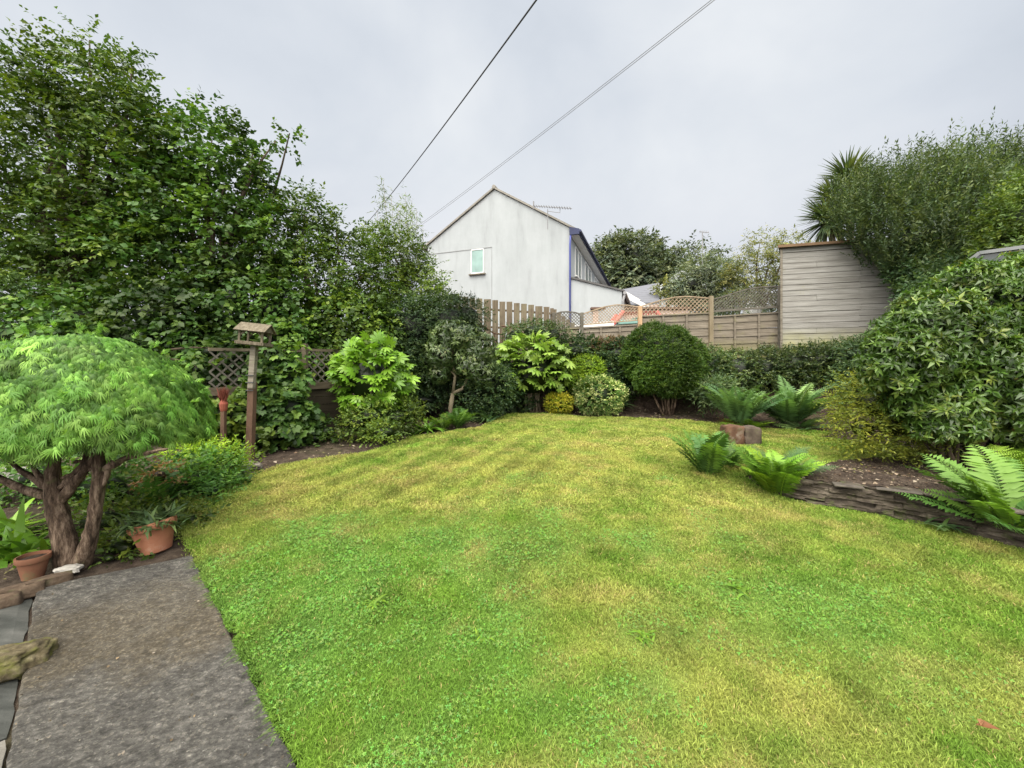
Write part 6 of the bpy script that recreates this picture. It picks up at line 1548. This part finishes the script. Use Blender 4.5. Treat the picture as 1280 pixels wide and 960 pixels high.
# underside fringe and dark core standing in for inner shade
n2 = 2500; th = rng.uniform(0, 6.283, n2); r2 = np.sqrt(rng.uniform(.15, 1, n2)); p2x = cen + np.stack([np.cos(th) * r2 * rx, np.sin(th) * r2 * ry, -.01 + .12 * (1 - r2) + rng.normal(size=n2) * .025], 1)
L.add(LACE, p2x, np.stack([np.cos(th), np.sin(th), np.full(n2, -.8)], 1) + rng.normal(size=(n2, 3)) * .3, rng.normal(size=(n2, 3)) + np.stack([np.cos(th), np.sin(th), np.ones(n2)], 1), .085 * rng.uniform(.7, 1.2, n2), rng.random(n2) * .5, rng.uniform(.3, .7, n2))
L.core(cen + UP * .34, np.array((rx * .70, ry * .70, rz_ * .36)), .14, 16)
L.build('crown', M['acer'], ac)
mb = MB(); b_ = G(85, 708)
def q_(px, py, dy=0): return P(px, py, b_[1] + dy)
mb.tube([b_ + np.array((-.02, .02, -.06)), q_(84, 690), q_(76, 655), q_(67, 622), q_(66, 590), q_(70, 560)], [.092, .074, .066, .06, .042, .036], 14)
mb.tube([b_ + np.array((.06, .02, -.05)), q_(107, 690), q_(116, 660), q_(121, 625), q_(124, 590), q_(124, 555)], [.078, .052, .042, .04, .04, .038], 12)
mb.tube([q_(70, 635), q_(92, 605), q_(112, 580), q_(122, 560)], [.05, .035, .028, .02], 8)
mb.tube([q_(66, 622), q_(40, 615), q_(12, 606), q_(-20, 585)], [.045, .032, .025, .015], 8)
mb.tube([q_(66, 615), q_(45, 600), q_(20, 585), q_(8, 570)], [.032, .026, .02, .012], 8)
mb.tube([q_(64, 608), q_(50, 596), q_(38, 580)], [.026, .02, .014], 7)
mb.tube([q_(126, 590), q_(145, 577), q_(175, 567), q_(215, 560, -.05)], [.034, .026, .02, .010], 8)
mb.tube([q_(126, 612), q_(136, 590), q_(138, 565)], [.024, .018, .012], 7)
mb.tube([q_(72, 612), q_(92, 595), q_(106, 578), q_(110, 562)], [.03, .024, .02, .014], 7)
mb.tube([q_(74, 600), q_(92, 590), q_(118, 586)], [.018, .014, .01], 6)
mb.tube([q_(90, 578), q_(105, 575), q_(125, 578)], [.014, .013, .01], 6)
# bumpy bark
tk = mb.build('trunk', M['acer_bark'], ac, smooth=True)
sb = tk.modifiers.new('sub', 'SUBSURF'); sb.levels = 2; sb.render_levels = 2
tx = bpy.data.textures.new('bark_lumps', 'CLOUDS'); tx.noise_scale = .035
dm = tk.modifiers.new('lumps', 'DISPLACE'); dm.texture = tx; dm.strength = .03; dm.mid_level = .5; dm.texture_coords = 'LOCAL'

# plants around the domed tree
strappy('strap_plant', 'clump of broad bright green strap leaves at the left edge by the small pot', np.array((-4.05, 3.25, .02)), 90, .50, M['strap'], wscale=1.25, elev=.9, spread=.10)
strappy('strap_plant', 'second clump of strap leaves cut by the left photo edge, behind the first one', np.array((-4.6, 3.55, .02)), 70, .50, M['strap'], wscale=1.25, elev=.9, spread=.10)
fern('fern', 'tall feathery fern just right of the domed tree trunks', np.array((-3.72, 4.2, .1)), 18, .62, M['fern_d'], 26, .20, PINNA_S, (45, 88), tone=1.3)
ball('ground_cover', 'leafy low plants between the domed tree trunks and the large pot', [(np.array((-3.25, 3.52, .08)), np.array((.22, .16, .12))), (np.array((-3.55, 3.75, .12)), np.array((.32, .2, .22))), (np.array((-3.15, 3.85, .10)), np.array((.25, .2, .18))), (np.array((-3.9, 3.8, .12)), np.array((.35, .2, .25))), (G(150, 688) + UP * .02, np.array((.20, .10, .09))), (G(178, 690) + UP * .01, np.array((.10, .08, .04))), (G(135, 700) + UP * .01, np.array((.09, .05, .05)))], np.array((-3.4, 3.7, .03)), M['shrub'], 190, 6, .13, .055, LEAF, core=.5, inner=.5, tone=1.0)
ball('dark_cover', 'dark leafy shrub behind the domed tree', [(np.array((-4.5, 4.4, .25)), np.array((.55, .3, .42))), (np.array((-3.7, 4.7, .22)), np.array((.5, .3, .36))), (np.array((-5.3, 4.5, .3)), np.array((.5, .3, .45)))], np.array((-4.4, 4.5, .05)), M['tree_b'], 200, 6, .16, .065, LEAF, core=.45, inner=.5)
ball('herb_clump', 'mid green fluffy herb clump behind the edging rocks', [(np.array((-3.55, 4.75, .30)), np.array((.42, .25, .28))), (np.array((-3.35, 4.45, .22)), np.array((.25, .2, .2)))], np.array((-3.2, 4.6, .1)), M['fern_d'], 300, 7, .16, .06, LANCE, core=.35, inner=.4, upn=.4, tone=1.4)
ball('yellow_herb', 'yellow green herb clump at the foot of the bird table', [(P(265, 578, 5.0), np.array((.36, .25, .2))), (P(292, 578, 5.1), np.array((.18, .15, .14))), (P(240, 572, 5.2), np.array((.25, .2, .2)))], gbase(265, 5.0), M['lime'], 300, 6, .18, .06, LANCE, core=.35, inner=.4, upn=.4, tone=1.1)
strappy('grassy_plant', 'arching grassy leaves in front of the yellow green clump', np.array((-3.45, 4.72, .22)), 60, .42, M['strap'], wscale=.55, elev=1.0, tone=.8)
ball('rusty_shrub', 'small orange brown leaved plant behind the right trunk of the domed tree', [(np.array((-3.75, 4.25, .45)), np.array((.16, .12, .14)))], np.array((-3.75, 4.25, .1)), foliage('leaf_orange', [(0, (.20, .10, .04)), (.6, (.34, .20, .09)), (1, (.22, .26, .06))]), 190, 5, .12, .05, LEAF, core=.4)
strappy('bluish_plant', 'small blue grey leaved plant beside the large terracotta pot', G(206, 640) + UP * .02, 50, .20, M['grey'], wscale=.9)

# weeds in the lawn
for i, (px, py, s_) in enumerate(((472, 757, .085), (803, 797, .075), (925, 742, .095), (600, 800, .06), (846, 735, .06))):
    strappy('lawn_weed', ['flat weed rosette in the lawn nearest the path', 'weed tuft in the lawn straight in front of the yellow patch', 'largest pale weed tuft in the right half of the lawn', 'small weed tuft in the clover at the centre of the lawn', 'small weed tuft left of the largest pale one'][i], G(px, py) + UP * .01, 26, s_, M['fern'], group='weeds in the lawn', wscale=2.0, elev=.35, spread=.025, cat='weed', tone=.95)
